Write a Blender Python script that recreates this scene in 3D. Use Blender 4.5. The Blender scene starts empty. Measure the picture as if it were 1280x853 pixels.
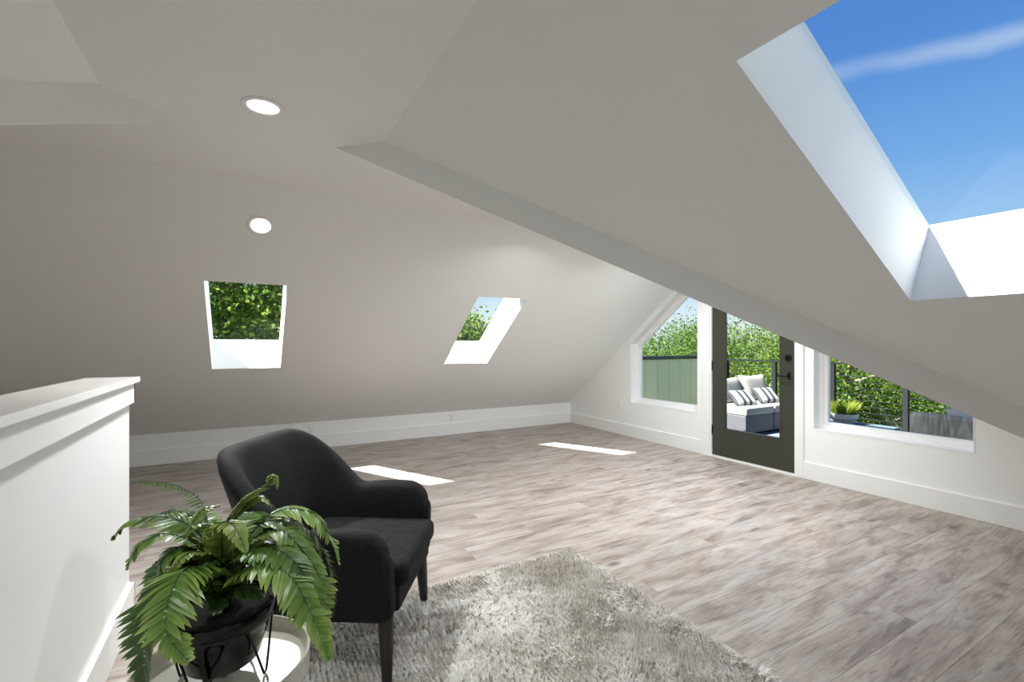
import bpy, math, random
import numpy as np
from mathutils import Vector, Matrix, noise
from mathutils.geometry import tessellate_polygon
random.seed(7)
SC = bpy.context.scene
COL = SC.collection

# ------------------------------------------------------------------ camera
F = 578.0                       # focal length in pixels of the 1280x853 frame
CH = 1.25                       # camera height
TH = math.radians(29.7)         # heading: right of the +Y axis
CT, ST = math.cos(TH), math.sin(TH)
HORIZON = 431.5
cam_d = bpy.data.cameras.new('camera')
cam = bpy.data.objects.new('camera', cam_d)
COL.objects.link(cam)
cam.location = (0, 0, CH)
cam.rotation_euler = (math.pi / 2, 0, -TH)
cam_d.sensor_width = 36
cam_d.lens = 36 * F / 1280
cam_d.shift_y = (HORIZON - 426.5) / 1280
cam_d.clip_start = 0.03
cam_d.clip_end = 500
SC.camera = cam

# ------------------------------------------------------------------ view
SC.view_settings.view_transform = 'Standard'
SC.view_settings.look = 'None'
SC.view_settings.exposure = 0.0
SC.view_settings.gamma = 1.0
SC.view_settings.use_curve_mapping = False
try:
    SC.cycles.max_bounces = 16
    SC.cycles.diffuse_bounces = 12
    SC.cycles.transparent_max_bounces = 24
    SC.cycles.sample_clamp_indirect = 6.0
    SC.cycles.caustics_reflective = False
    SC.cycles.caustics_refractive = False
except Exception:
    pass

# ------------------------------------------------------------------ sky
SKY_STRENGTH = 1.0
world = bpy.data.worlds.new('sky')
SC.world = world
world.use_nodes = True
wn, wl = world.node_tree.nodes, world.node_tree.links
wn.clear()
w_out = wn.new('ShaderNodeOutputWorld')
w_bg = wn.new('ShaderNodeBackground')
w_bg.inputs['Strength'].default_value = SKY_STRENGTH
w_tc = wn.new('ShaderNodeTexCoord')
w_sep = wn.new('ShaderNodeSeparateXYZ')
wl.new(w_tc.outputs['Generated'], w_sep.inputs[0])
w_ramp = wn.new('ShaderNodeValToRGB')
cr = w_ramp.color_ramp
cr.elements[0].position = 0.0
cr.elements[0].color = (0.88, 0.94, 0.98, 1)
cr.elements[1].position = 1.0
cr.elements[1].color = (0.05, 0.15, 0.48, 1)
for p, c in ((0.07, (0.74, 0.88, 0.98)), (0.17, (0.35, 0.60, 0.91)), (0.30, (0.185, 0.42, 0.84)), (0.46, (0.095, 0.27, 0.70))):
    e = cr.elements.new(p)
    e.color = (*c, 1)
wl.new(w_sep.outputs['Z'], w_ramp.inputs['Fac'])
# one long thin streak of high cloud crossing the sky, broken up by noise


def view_ray(u, v):
    a_, b_ = (u - 640) / F, (HORIZON - v) / F
    return Vector((a_ * CT + ST, CT - a_ * ST, b_)).normalized()


w_nrm = view_ray(1035, 98).cross(view_ray(1280, 38)).normalized()
w_dot = wn.new('ShaderNodeVectorMath'); w_dot.operation = 'DOT_PRODUCT'
wl.new(w_tc.outputs['Generated'], w_dot.inputs[0])
w_dot.inputs[1].default_value = w_nrm
w_no = wn.new('ShaderNodeTexNoise')
w_no.inputs['Scale'].default_value = 7.0
w_no.inputs['Detail'].default_value = 5
wl.new(w_tc.outputs['Generated'], w_no.inputs['Vector'])
w_wob = wn.new('ShaderNodeMath'); w_wob.operation = 'MULTIPLY_ADD'
wl.new(w_no.outputs['Fac'], w_wob.inputs[0]); w_wob.inputs[1].default_value = 0.03; w_wob.inputs[2].default_value = -0.015
w_sum = wn.new('ShaderNodeMath'); w_sum.operation = 'ADD'
wl.new(w_dot.outputs['Value'], w_sum.inputs[0]); wl.new(w_wob.outputs[0], w_sum.inputs[1])
w_abs = wn.new('ShaderNodeMath'); w_abs.operation = 'ABSOLUTE'
wl.new(w_sum.outputs[0], w_abs.inputs[0])
w_band = wn.new('ShaderNodeMapRange'); w_band.interpolation_type = 'SMOOTHSTEP'
w_band.inputs['From Min'].default_value = 0.022; w_band.inputs['From Max'].default_value = 0.0
wl.new(w_abs.outputs[0], w_band.inputs['Value'])
w_no2 = wn.new('ShaderNodeTexNoise')
w_no2.inputs['Scale'].default_value = 2.3
w_no2.inputs['Detail'].default_value = 3
wl.new(w_tc.outputs['Generated'], w_no2.inputs['Vector'])
w_brk = wn.new('ShaderNodeMapRange')
w_brk.inputs['From Min'].default_value = 0.30; w_brk.inputs['From Max'].default_value = 0.62; w_brk.inputs['To Max'].default_value = 0.42
wl.new(w_no2.outputs['Fac'], w_brk.inputs['Value'])
w_r2 = wn.new('ShaderNodeMath'); w_r2.operation = 'MULTIPLY'
wl.new(w_band.outputs[0], w_r2.inputs[0]); wl.new(w_brk.outputs[0], w_r2.inputs[1])
w_mix = wn.new('ShaderNodeMix')
w_mix.data_type = 'RGBA'
wl.new(w_r2.outputs[0], w_mix.inputs['Factor'])
wl.new(w_ramp.outputs['Color'], w_mix.inputs[6])
w_mix.inputs[7].default_value = (0.72, 0.83, 0.97, 1)
wl.new(w_mix.outputs[2], w_bg.inputs['Color'])
wl.new(w_bg.outputs[0], w_out.inputs['Surface'])

# ------------------------------------------------------------------ sun
SUN_STRENGTH = 26.0
SUN_DIR = Vector((0.834, -0.22, -1.0)).normalized()
sun_d = bpy.data.lights.new('sun', 'SUN')
sun_d.energy = SUN_STRENGTH
sun_d.angle = math.radians(0.6)
sun_d.color = (1.0, 0.99, 0.975)
sun = bpy.data.objects.new('sun', sun_d)
COL.objects.link(sun)
sun.rotation_euler = SUN_DIR.to_track_quat('-Z', 'Y').to_euler()
sun.location = (-8, 3, 12)
LAMP_POWER = 19.5                # each recessed ceiling lamp, used by its builder below

# ================================================================== helpers
WL = {}                         # world position of every object's origin


def tag(o, label=None, cat=None, group=None, kind=None):
    if label: o['label'] = label
    if cat: o['category'] = cat
    if group: o['group'] = group
    if kind: o['kind'] = kind
    return o


def empty(name, loc, label=None, cat=None, group=None, kind=None):
    o = bpy.data.objects.new(name, None)
    o.empty_display_size = 0.1
    COL.objects.link(o)
    o.location = loc
    WL[o.name] = Vector(loc)
    return tag(o, label, cat, group, kind)


def mesh(name, vf, mat, parent=None, smooth=False, base=False, mods=None):
    """one mesh object from world-space verts; its origin goes to the middle of its box (or of its base)"""
    V = np.array([tuple(v) for v in vf[0]], dtype=float)
    lo, hi = V.min(0), V.max(0)
    c = (lo + hi) / 2
    if base: c[2] = lo[2]
    me = bpy.data.meshes.new(name)
    me.from_pydata((V - c).tolist(), [], [tuple(f) for f in vf[1]])
    me.materials.append(mat)
    if smooth:
        me.polygons.foreach_set('use_smooth', [True] * len(me.polygons))
    me.update()
    o = bpy.data.objects.new(name, me)
    COL.objects.link(o)
    w = Vector(c)
    WL[o.name] = w
    if parent is not None:
        o.parent = parent
        o.location = w - WL[parent.name]
    else:
        o.location = w
    if mods:
        for m in mods: m(o)
    return o


def bevel(w, n=2, ang=30):
    def f(o):
        m = o.modifiers.new('bevel', 'BEVEL')
        m.width = w; m.segments = n; m.limit_method = 'ANGLE'; m.angle_limit = math.radians(ang)
    return f


def subsurf(n):
    def f(o):
        m = o.modifiers.new('subsurf', 'SUBSURF')
        m.levels = n; m.render_levels = n
    return f


def join(*vfs):
    V, Fc = [], []
    for v, f in vfs:
        k = len(V)
        V += [tuple(p) for p in v]
        Fc += [tuple(i + k for i in q) for q in f]
    return V, Fc


def box(a, b):
    x0, y0, z0 = (min(a[i], b[i]) for i in range(3))
    x1, y1, z1 = (max(a[i], b[i]) for i in range(3))
    V = [(x0, y0, z0), (x1, y0, z0), (x1, y1, z0), (x0, y1, z0), (x0, y0, z1), (x1, y0, z1), (x1, y1, z1), (x0, y1, z1)]
    return V, [(0, 3, 2, 1), (4, 5, 6, 7), (0, 1, 5, 4), (1, 2, 6, 5), (2, 3, 7, 6), (3, 0, 4, 7)]


def slab(outer, holes, ext):
    """flat polygon with holes, given thickness along ext"""
    loops = [[Vector(p) for p in outer]] + [[Vector(p) for p in hl] for hl in holes]
    ext = Vector(ext)
    flat = [p for l in loops for p in l]
    n = len(flat)
    tris = tessellate_polygon(loops)
    V = flat + [p + ext for p in flat]
    Fc = []
    for t in tris:
        a, b, c = (flat[i] for i in t)
        nn = (b - a).cross(c - a)
        if nn.length < 1e-10: continue
        t = tuple(t)
        if nn.dot(ext) > 0: t = t[::-1]
        Fc.append(t)
        Fc.append(tuple(i + n for i in t[::-1]))
    k = 0
    for li, l in enumerate(loops):
        m = len(l)
        nrm = Vector((0, 0, 0))
        for i in range(m): nrm += l[i].cross(l[(i + 1) % m])
        flip = (nrm.dot(ext) > 0) != (li > 0)
        for i in range(m):
            j = (i + 1) % m
            q = (k + i, k + j, k + j + n, k + i + n)
            Fc.append(q if not flip else q[::-1])
        k += m
    return [tuple(v) for v in V], Fc


def tube(pts, rad, seg=8, cap=True):
    pts = [Vector(p) for p in pts]
    n = len(pts)
    if not hasattr(rad, '__len__'): rad = [rad] * n
    V, Fc = [], []
    u = None
    for i, p in enumerate(pts):
        t = (pts[min(i + 1, n - 1)] - pts[max(i - 1, 0)])
        if t.length < 1e-9: t = Vector((0, 0, 1))
        t.normalize()
        if u is None:
            u = t.orthogonal().normalized()
        else:
            u = (u - t * u.dot(t))
            u = u.normalized() if u.length > 1e-6 else t.orthogonal().normalized()
        w = t.cross(u)
        for k in range(seg):
            a = 2 * math.pi * k / seg
            V.append(tuple(p + (u * math.cos(a) + w * math.sin(a)) * rad[i]))
    for i in range(n - 1):
        for k in range(seg):
            a, b = i * seg + k, i * seg + (k + 1) % seg
            Fc.append((a, b, b + seg, a + seg))
    if cap:
        Fc.append(tuple(range(seg))[::-1])
        Fc.append(tuple((n - 1) * seg + k for k in range(seg)))
    return V, Fc


def lathe(prof, c=(0, 0, 0), seg=48, close=False):
    """revolve (radius, z) pairs about a vertical axis through c"""
    V, Fc = [], []
    n = len(prof)
    for r, z in prof:
        for k in range(seg):
            a = 2 * math.pi * k / seg
            V.append((c[0] + r * math.cos(a), c[1] + r * math.sin(a), c[2] + z))
    for i in range(n - 1 + (1 if close else 0)):
        i2 = (i + 1) % n
        for k in range(seg):
            k2 = (k + 1) % seg
            Fc.append((i * seg + k, i * seg + k2, i2 * seg + k2, i2 * seg + k))
    if not close:
        Fc.append(tuple(range(seg))[::-1])
        Fc.append(tuple((n - 1) * seg + k for k in range(seg)))
    return V, Fc


def bez(pts, n):
    """smooth curve through points (Catmull-Rom)"""
    P = [Vector(p) for p in pts]
    P = [P[0] * 2 - P[1]] + P + [P[-1] * 2 - P[-2]]
    out = []
    m = len(P) - 3
    for i in range(n):
        x = i / (n - 1) * m
        k = min(int(x), m - 1)
        t = x - k
        a, b, c, d = P[k:k + 4]
        out.append(0.5 * ((2 * b) + (c - a) * t + (2 * a - 5 * b + 4 * c - d) * t * t + (3 * b - a - 3 * c + d) * t ** 3))
    return out


def at(u, v, d):
    """the point at depth d (metres along the view axis) on the sight line of a photograph pixel"""
    a, b = (u - 640) / F, (HORIZON - v) / F
    return Vector((d * (a * CT + ST), d * (CT - a * ST), CH + d * b))


def inset(poly, w):
    """inset a convex 2D polygon"""
    n = len(poly)
    area = sum(poly[i][0] * poly[(i + 1) % n][1] - poly[(i + 1) % n][0] * poly[i][1] for i in range(n))
    sg = 1 if area > 0 else -1
    lines = []
    for i in range(n):
        (x0, y0), (x1, y1) = poly[i], poly[(i + 1) % n]
        dx, dy = x1 - x0, y1 - y0
        L = math.hypot(dx, dy)
        nx, ny = -dy / L * sg, dx / L * sg
        lines.append((nx, ny, nx * x0 + ny * y0 + w))
    out = []
    for i in range(n):
        a, b = lines[i - 1], lines[i]
        det = a[0] * b[1] - b[0] * a[1]
        out.append(((a[2] * b[1] - b[2] * a[1]) / det, (a[0] * b[2] - b[0] * a[2]) / det))
    return out


# ================================================================== materials
def new_mat(name):
    m = bpy.data.materials.new(name)
    m.use_nodes = True
    nt = m.node_tree
    return m, nt.nodes, nt.links, nt.nodes['Principled BSDF']


def N(nodes, typ, **kw):
    n = nodes.new(typ)
    for k, v in kw.items():
        if k in n.inputs.keys(): n.inputs[k].default_value = v
        else: setattr(n, k, v)
    return n


def plain(name, col, rough=0.5, metal=0.0, bump=0.0, bscale=200, spec=None, var=0.0, vscale=6, coat=0.0):
    m, nd, ln, p = new_mat(name)
    p.inputs['Base Color'].default_value = (*col, 1)
    p.inputs['Roughness'].default_value = rough
    p.inputs['Metallic'].default_value = metal
    p.inputs['Coat Weight'].default_value = coat
    if spec is not None: p.inputs['Specular IOR Level'].default_value = spec
    tc = N(nd, 'ShaderNodeTexCoord')
    no = N(nd, 'ShaderNodeTexNoise')
    no.inputs['Scale'].default_value = vscale
    no.inputs['Detail'].default_value = 4
    ln.new(tc.outputs['Object'], no.inputs['Vector'])
    mx = N(nd, 'ShaderNodeMix', data_type='RGBA')
    mx.inputs[6].default_value = (*[c * (1 - var) for c in col], 1)
    mx.inputs[7].default_value = (*[min(1, c * (1 + var)) for c in col], 1)
    ln.new(no.outputs['Fac'], mx.inputs['Factor'])
    ln.new(mx.outputs[2], p.inputs['Base Color'])
    if bump:
        n2 = N(nd, 'ShaderNodeTexNoise')
        n2.inputs['Scale'].default_value = bscale
        n2.inputs['Detail'].default_value = 3
        ln.new(tc.outputs['Object'], n2.inputs['Vector'])
        b = N(nd, 'ShaderNodeBump')
        b.inputs['Strength'].default_value = bump
        b.inputs['Distance'].default_value = 0.004
        ln.new(n2.outputs['Fac'], b.inputs['Height'])
        ln.new(b.outputs[0], p.inputs['Normal'])
    return m


M = {}
M['paint'] = plain('wall paint', (0.85, 0.855, 0.845), 0.9, bump=0.05, bscale=260, spec=0.15, var=0.012, vscale=2)
M['trim'] = plain('trim paint', (0.84, 0.845, 0.835), 0.4, spec=0.4, var=0.01)
M['vinyl'] = plain('white window vinyl', (0.86, 0.86, 0.85), 0.3, var=0.01)
M['cap'] = plain('cap paint', (0.43, 0.41, 0.39), 0.35, var=0.05, vscale=3)
M['door'] = plain('dark bronze door paint', (0.042, 0.042, 0.031), 0.38, var=0.06)
M['black_metal'] = plain('black metal', (0.008, 0.008, 0.009), 0.35, metal=0.3, var=0.05)
M['rail'] = plain('grey railing paint', (0.016, 0.018, 0.018), 0.8, spec=0.15, var=0.05)
M['plastic'] = plain('white plastic', (0.82, 0.82, 0.80), 0.35, var=0.01)
M['lamp_trim'] = plain('lamp trim', (0.82, 0.81, 0.79), 0.4, var=0.01)
M['siding'] = plain('pale green board', (0.82, 0.82, 0.44), 0.6, var=0.05, bump=0.05)
M['rail_cap'] = plain('dark cap board', (0.05, 0.065, 0.05), 0.5, var=0.05)
M['deckboard'] = plain('deck board', (0.15, 0.17, 0.19), 0.6, var=0.12, vscale=9)
M['subfloor'] = plain('subfloor', (0.22, 0.19, 0.16), 0.8, var=0.1)
M['cream_cushion'] = plain('cream cushion fabric', (0.36, 0.335, 0.29), 0.85, bump=0.15, bscale=500, var=0.04)
M['dark_cushion'] = plain('dark grey outdoor fabric', (0.075, 0.08, 0.09), 0.8, bump=0.1, var=0.5, vscale=7)
M['grey_cushion'] = plain('pale grey outdoor fabric', (0.40, 0.40, 0.43), 0.8, var=0.1)
M['teal'] = plain('blue painted table', (0.07, 0.11, 0.125), 0.9, var=0.15)
M['bowl'] = plain('white ceramic bowl', (0.62, 0.60, 0.55), 0.4, var=0.05)
M['bark'] = plain('dark bark', (0.10, 0.085, 0.065), 0.9, bump=0.5, bscale=30, var=0.4, vscale=14)
M['pale_bark'] = plain('pale bark', (0.24, 0.205, 0.15), 0.9, bump=0.4, bscale=30, var=0.3, vscale=14)
M['ground'] = plain('ground cover', (0.06, 0.11, 0.02), 0.9, bump=0.5, bscale=6, var=0.5, vscale=2)
M['pot'] = plain('glossy black pot', (0.006, 0.006, 0.007), 0.08, spec=0.25, var=0.1)
M['soil'] = plain('dark soil', (0.008, 0.007, 0.006), 0.95, bump=1.0, bscale=160, var=0.6, vscale=120)
M['cream'] = plain('cream lacquer', (0.52, 0.50, 0.42), 0.28, var=0.02)
M['leg'] = plain('black stained wood', (0.010, 0.010, 0.010), 0.4, var=0.1)
M['stem'] = plain('dark fern stem', (0.018, 0.022, 0.008), 0.5, var=0.2)
M['backing'] = plain('rug backing', (0.5, 0.46, 0.41), 0.95, var=0.1)


def mat_glass():
    m, nd, ln, p = new_mat('window glass')
    nd.remove(p)
    out = nd['Material Output']
    tr = N(nd, 'ShaderNodeBsdfTransparent')
    tr.inputs['Color'].default_value = (0.97, 0.985, 0.98, 1)
    gl = N(nd, 'ShaderNodeBsdfGlossy')
    gl.inputs['Roughness'].default_value = 0.02
    # Schlick reflectance from the absolute facing angle, the same from both sides of the pane
    ge = N(nd, 'ShaderNodeNewGeometry')
    dt = N(nd, 'ShaderNodeVectorMath', operation='DOT_PRODUCT')
    ln.new(ge.outputs['Incoming'], dt.inputs[0]); ln.new(ge.outputs['Normal'], dt.inputs[1])
    ab = N(nd, 'ShaderNodeMath', operation='ABSOLUTE'); ln.new(dt.outputs['Value'], ab.inputs[0])
    sb = N(nd, 'ShaderNodeMath', operation='SUBTRACT'); sb.inputs[0].default_value = 1.0; ln.new(ab.outputs[0], sb.inputs[1])
    pw_ = N(nd, 'ShaderNodeMath', operation='POWER'); pw_.inputs[1].default_value = 5.0; ln.new(sb.outputs[0], pw_.inputs[0])
    fr = N(nd, 'ShaderNodeMath', operation='MULTIPLY_ADD'); fr.inputs[1].default_value = 0.12; fr.inputs[2].default_value = 0.004
    ln.new(pw_.outputs[0], fr.inputs[0])
    mx = N(nd, 'ShaderNodeMixShader')
    ln.new(fr.outputs[0], mx.inputs[0]); ln.new(tr.outputs[0], mx.inputs[1]); ln.new(gl.outputs[0], mx.inputs[2])
    ln.new(mx.outputs[0], out.inputs['Surface'])
    return m


M['glass'] = mat_glass()


def mat_lens():
    m, nd, ln, p = new_mat('lit lamp lens')
    p.inputs['Base Color'].default_value = (0.9, 0.9, 0.88, 1)
    p.inputs['Emission Color'].default_value = (1, 0.97, 0.92, 1)
    p.inputs['Emission Strength'].default_value = 4.0
    return m


M['lens'] = mat_lens()


def mat_plank():
    m, nd, ln, p = new_mat('weathered oak plank')
    tc = N(nd, 'ShaderNodeTexCoord')
    oi = N(nd, 'ShaderNodeObjectInfo')
    off = N(nd, 'ShaderNodeVectorMath', operation='SCALE')
    cmb = N(nd, 'ShaderNodeCombineXYZ')
    mul = N(nd, 'ShaderNodeMath', operation='MULTIPLY'); mul.inputs[1].default_value = 37.0
    ln.new(oi.outputs['Random'], mul.inputs[0])
    mul2 = N(nd, 'ShaderNodeMath', operation='MULTIPLY'); mul2.inputs[1].default_value = 91.0
    ln.new(oi.outputs['Random'], mul2.inputs[0])
    ln.new(mul.outputs[0], cmb.inputs[0]); ln.new(mul2.outputs[0], cmb.inputs[1])
    add = N(nd, 'ShaderNodeVectorMath', operation='ADD')
    ln.new(tc.outputs['Object'], add.inputs[0]); ln.new(cmb.outputs[0], add.inputs[1])

    def streak(sx, sy, scale, detail, dist, rough=0.55):
        mp = N(nd, 'ShaderNodeMapping')
        mp.inputs['Scale'].default_value = (sx, sy, 1)
        ln.new(add.outputs[0], mp.inputs['Vector'])
        no = N(nd, 'ShaderNodeTexNoise')
        no.inputs['Scale'].default_value = scale
        no.inputs['Detail'].default_value = detail
        no.inputs['Distortion'].default_value = dist
        no.inputs['Roughness'].default_value = rough
        ln.new(mp.outputs[0], no.inputs['Vector'])
        return no

    def ramp(src, stops):
        r = N(nd, 'ShaderNodeValToRGB')
        e = r.color_ramp.elements
        e[0].position, e[0].color = stops[0][0], (*stops[0][1], 1)
        e[1].position, e[1].color = stops[-1][0], (*stops[-1][1], 1)
        for ps, c in stops[1:-1]:
            x = e.new(ps); x.color = (*c, 1)
        ln.new(src, r.inputs['Fac'])
        return r

    def mixc(fac, a, b, blend='MIX', k=1.0):
        x = N(nd, 'ShaderNodeMix', data_type='RGBA', blend_type=blend)
        if hasattr(fac, 'is_output'): ln.new(fac, x.inputs['Factor'])
        else: x.inputs['Factor'].default_value = fac
        for s, i in ((a, 6), (b, 7)):
            if hasattr(s, 'is_output'): ln.new(s, x.inputs[i])
            else: x.inputs[i].default_value = (*s, 1)
        return x.outputs[2]

    cloud = streak(0.95, 4.4, 2.4, 6, 0.7, 0.55)
    base = ramp(cloud.outputs['Fac'], ((0.30, (0.20, 0.165, 0.14)), (0.44, (0.35, 0.30, 0.262)), (0.55, (0.44, 0.39, 0.35)), (0.68, (0.51, 0.475, 0.445))))
    grain = streak(2.0, 30.0, 3.2, 6, 0.3, 0.6)
    gr = ramp(grain.outputs['Fac'], ((0.30, (0.55, 0.52, 0.50)), (0.50, (1, 1, 1)), (0.75, (1.0, 1.0, 1.0))))
    c1 = mixc(0.9, base.outputs[0], gr.outputs[0], 'MULTIPLY')
    # grey smears and darker heartwood flames
    smear = streak(1.2, 7.5, 2.4, 4, 0.8)
    sm = ramp(smear.outputs['Fac'], ((0.54, (0, 0, 0)), (0.66, (0.7, 0.7, 0.7))))
    c2 = mixc(sm.outputs[0], c1, (0.385, 0.37, 0.36))
    flame = streak(1.2, 8.5, 2.6, 5, 1.0)
    fl = ramp(flame.outputs['Fac'], ((0.58, (0, 0, 0)), (0.70, (0.7, 0.7, 0.7))))
    c3 = mixc(fl.outputs[0], c2, (0.21, 0.168, 0.142))
    # knots
    mp = N(nd, 'ShaderNodeMapping'); mp.inputs['Scale'].default_value = (1.5, 3.4, 1)
    ln.new(add.outputs[0], mp.inputs['Vector'])
    vo = N(nd, 'ShaderNodeTexVoronoi'); vo.inputs['Scale'].default_value = 1.25
    ln.new(mp.outputs[0], vo.inputs['Vector'])
    kn = ramp(vo.outputs['Distance'], ((0.0, (1, 1, 1)), (0.05, (0.7, 0.7, 0.7)), (0.13, (0, 0, 0))))
    c4 = mixc(kn.outputs[0], c3, (0.10, 0.075, 0.06))
    # each plank its own tone
    tone = N(nd, 'ShaderNodeMapRange'); tone.inputs['To Min'].default_value = 0.90; tone.inputs['To Max'].default_value = 0.98
    ln.new(oi.outputs['Random'], tone.inputs['Value'])
    hs = N(nd, 'ShaderNodeHueSaturation')
    hs.inputs['Saturation'].default_value = 1.08
    ln.new(tone.outputs[0], hs.inputs['Value'])
    ln.new(c4, hs.inputs['Color'])
    ln.new(hs.outputs[0], p.inputs['Base Color'])
    p.inputs['Roughness'].default_value = 0.42
    p.inputs['Specular IOR Level'].default_value = 0.4
    b = N(nd, 'ShaderNodeBump'); b.inputs['Strength'].default_value = 0.15; b.inputs['Distance'].default_value = 0.002
    ln.new(grain.outputs['Fac'], b.inputs['Height']); ln.new(b.outputs[0], p.inputs['Normal'])
    return m


M['plank'] = mat_plank()


def mat_fabric():
    m, nd, ln, p = new_mat('charcoal woven fabric')
    tc = N(nd, 'ShaderNodeTexCoord')
    outs = []
    for sc in ((26, 26, 420), (380, 380, 40)):
        mp = N(nd, 'ShaderNodeMapping'); mp.inputs['Scale'].default_value = sc
        ln.new(tc.outputs['Object'], mp.inputs['Vector'])
        no = N(nd, 'ShaderNodeTexNoise'); no.inputs['Scale'].default_value = 1.0; no.inputs['Detail'].default_value = 3
        ln.new(mp.outputs[0], no.inputs['Vector'])
        outs.append(no.outputs['Fac'])
    ad = N(nd, 'ShaderNodeMath', operation='ADD')
    ln.new(outs[0], ad.inputs[0]); ln.new(outs[1], ad.inputs[1])
    r = N(nd, 'ShaderNodeValToRGB')
    e = r.color_ramp.elements
    e[0].position, e[0].color = 0.75, (0.0022, 0.0022, 0.0025, 1)
    e[1].position, e[1].color = 1.30, (0.010, 0.010, 0.0105, 1)
    dv = N(nd, 'ShaderNodeMath', operation='MULTIPLY'); dv.inputs[1].default_value = 1.0
    ln.new(ad.outputs[0], dv.inputs[0]); ln.new(dv.outputs[0], r.inputs['Fac'])
    e[0].position = 0.86; e[1].position = 1.0
    ln.new(r.outputs[0], p.inputs['Base Color'])
    p.inputs['Roughness'].default_value = 0.8
    p.inputs['Specular IOR Level'].default_value = 0.2
    p.inputs['Sheen Weight'].default_value = 0.0
    p.inputs['Sheen Roughness'].default_value = 0.4
    b = N(nd, 'ShaderNodeBump'); b.inputs['Strength'].default_value = 0.35; b.inputs['Distance'].default_value = 0.0015
    ln.new(ad.outputs[0], b.inputs['Height']); ln.new(b.outputs[0], p.inputs['Normal'])
    return m


M['fabric'] = mat_fabric()


def mat_attr(name, stops, rough=0.6, trans=0.0, spec=0.4, attr='tint', randomise=0.0, sheen=0.0):
    """colour from a per-leaf attribute (0..1) through a ramp; optional translucency"""
    m, nd, ln, p = new_mat(name)
    a = N(nd, 'ShaderNodeAttribute'); a.attribute_name = attr
    r = N(nd, 'ShaderNodeValToRGB')
    e = r.color_ramp.elements
    e[0].position, e[0].color = stops[0][0], (*stops[0][1], 1)
    e[1].position, e[1].color = stops[-1][0], (*stops[-1][1], 1)
    for ps, c in stops[1:-1]:
        x = e.new(ps); x.color = (*c, 1)
    ln.new(a.outputs['Fac'], r.inputs['Fac'])
    col = r.outputs[0]
    if randomise:
        oi = N(nd, 'ShaderNodeObjectInfo')
        mr = N(nd, 'ShaderNodeMapRange'); mr.inputs['To Min'].default_value = 1 - randomise; mr.inputs['To Max'].default_value = 1 + randomise
        ln.new(oi.outputs['Random'], mr.inputs['Value'])
        hs = N(nd, 'ShaderNodeHueSaturation')
        ln.new(mr.outputs[0], hs.inputs['Value']); ln.new(col, hs.inputs['Color'])
        col = hs.outputs[0]
    ln.new(col, p.inputs['Base Color'])
    p.inputs['Roughness'].default_value = rough
    p.inputs['Specular IOR Level'].default_value = spec
    p.inputs['Sheen Weight'].default_value = sheen
    if trans:
        t = N(nd, 'ShaderNodeBsdfTranslucent')
        ln.new(col, t.inputs['Color'])
        mx = N(nd, 'ShaderNodeMixShader'); mx.inputs[0].default_value = trans
        ln.new(p.outputs[0], mx.inputs[1]); ln.new(t.outputs[0], mx.inputs[2])
        ln.new(mx.outputs[0], nd['Material Output'].inputs['Surface'])
    return m


M['leaf'] = mat_attr('tree leaf', ((0, (0.03, 0.075, 0.008)), (0.5, (0.08, 0.16, 0.02)), (1, (0.17, 0.25, 0.035))), 0.55, 0.55)
M['leaf_pale'] = mat_attr('young tree leaf', ((0, (0.06, 0.12, 0.012)), (0.5, (0.12, 0.205, 0.025)), (1, (0.22, 0.27, 0.045))), 0.55, 0.55)
M['grass'] = mat_attr('ornamental grass', ((0, (0.06, 0.11, 0.01)), (0.5, (0.15, 0.21, 0.015)), (1, (0.28, 0.28, 0.04))), 0.5, 0.3)
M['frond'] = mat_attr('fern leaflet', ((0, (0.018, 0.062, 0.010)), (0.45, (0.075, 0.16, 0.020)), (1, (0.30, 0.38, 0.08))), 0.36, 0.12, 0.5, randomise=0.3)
M['pile'] = mat_attr('shaggy wool pile', ((0, (0.36, 0.32, 0.27)), (0.3, (0.64, 0.605, 0.56)), (1, (0.88, 0.865, 0.83))), 0.75, 0.0, 0.2, sheen=0.2)


def mat_wicker():
    m, nd, ln, p = new_mat('grey wicker')
    tc = N(nd, 'ShaderNodeTexCoord')
    ck = N(nd, 'ShaderNodeTexChecker'); ck.inputs['Scale'].default_value = 45
    ck.inputs['Color1'].default_value = (0.12, 0.12, 0.125, 1); ck.inputs['Color2'].default_value = (0.06, 0.06, 0.065, 1)
    ln.new(tc.outputs['Object'], ck.inputs['Vector'])
    ln.new(ck.outputs[0], p.inputs['Base Color'])
    b = N(nd, 'ShaderNodeBump'); b.inputs['Strength'].default_value = 0.5; b.inputs['Distance'].default_value = 0.004
    ln.new(ck.outputs['Fac'], b.inputs['Height']); ln.new(b.outputs[0], p.inputs['Normal'])
    p.inputs['Roughness'].default_value = 0.6
    return m


M['wicker'] = mat_wicker()


def mat_stripe():
    m, nd, ln, p = new_mat('striped pillow fabric')
    a = N(nd, 'ShaderNodeAttribute'); a.attribute_name = 'tint'
    r = N(nd, 'ShaderNodeValToRGB'); r.color_ramp.interpolation = 'CONSTANT'
    W, D = (0.42, 0.42, 0.42, 1), (0.035, 0.038, 0.045, 1)
    e = r.color_ramp.elements
    e[0].position, e[0].color = 0.0, D
    e[1].position, e[1].color = 0.07, W
    for ps, c in ((0.30, D), (0.43, W), (0.57, D), (0.70, W), (0.93, D)):
        x = e.new(ps); x.color = c
    ln.new(a.outputs['Fac'], r.inputs['Fac']); ln.new(r.outputs[0], p.inputs['Base Color'])
    p.inputs['Roughness'].default_value = 0.85
    return m


M['stripe'] = mat_stripe()


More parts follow.
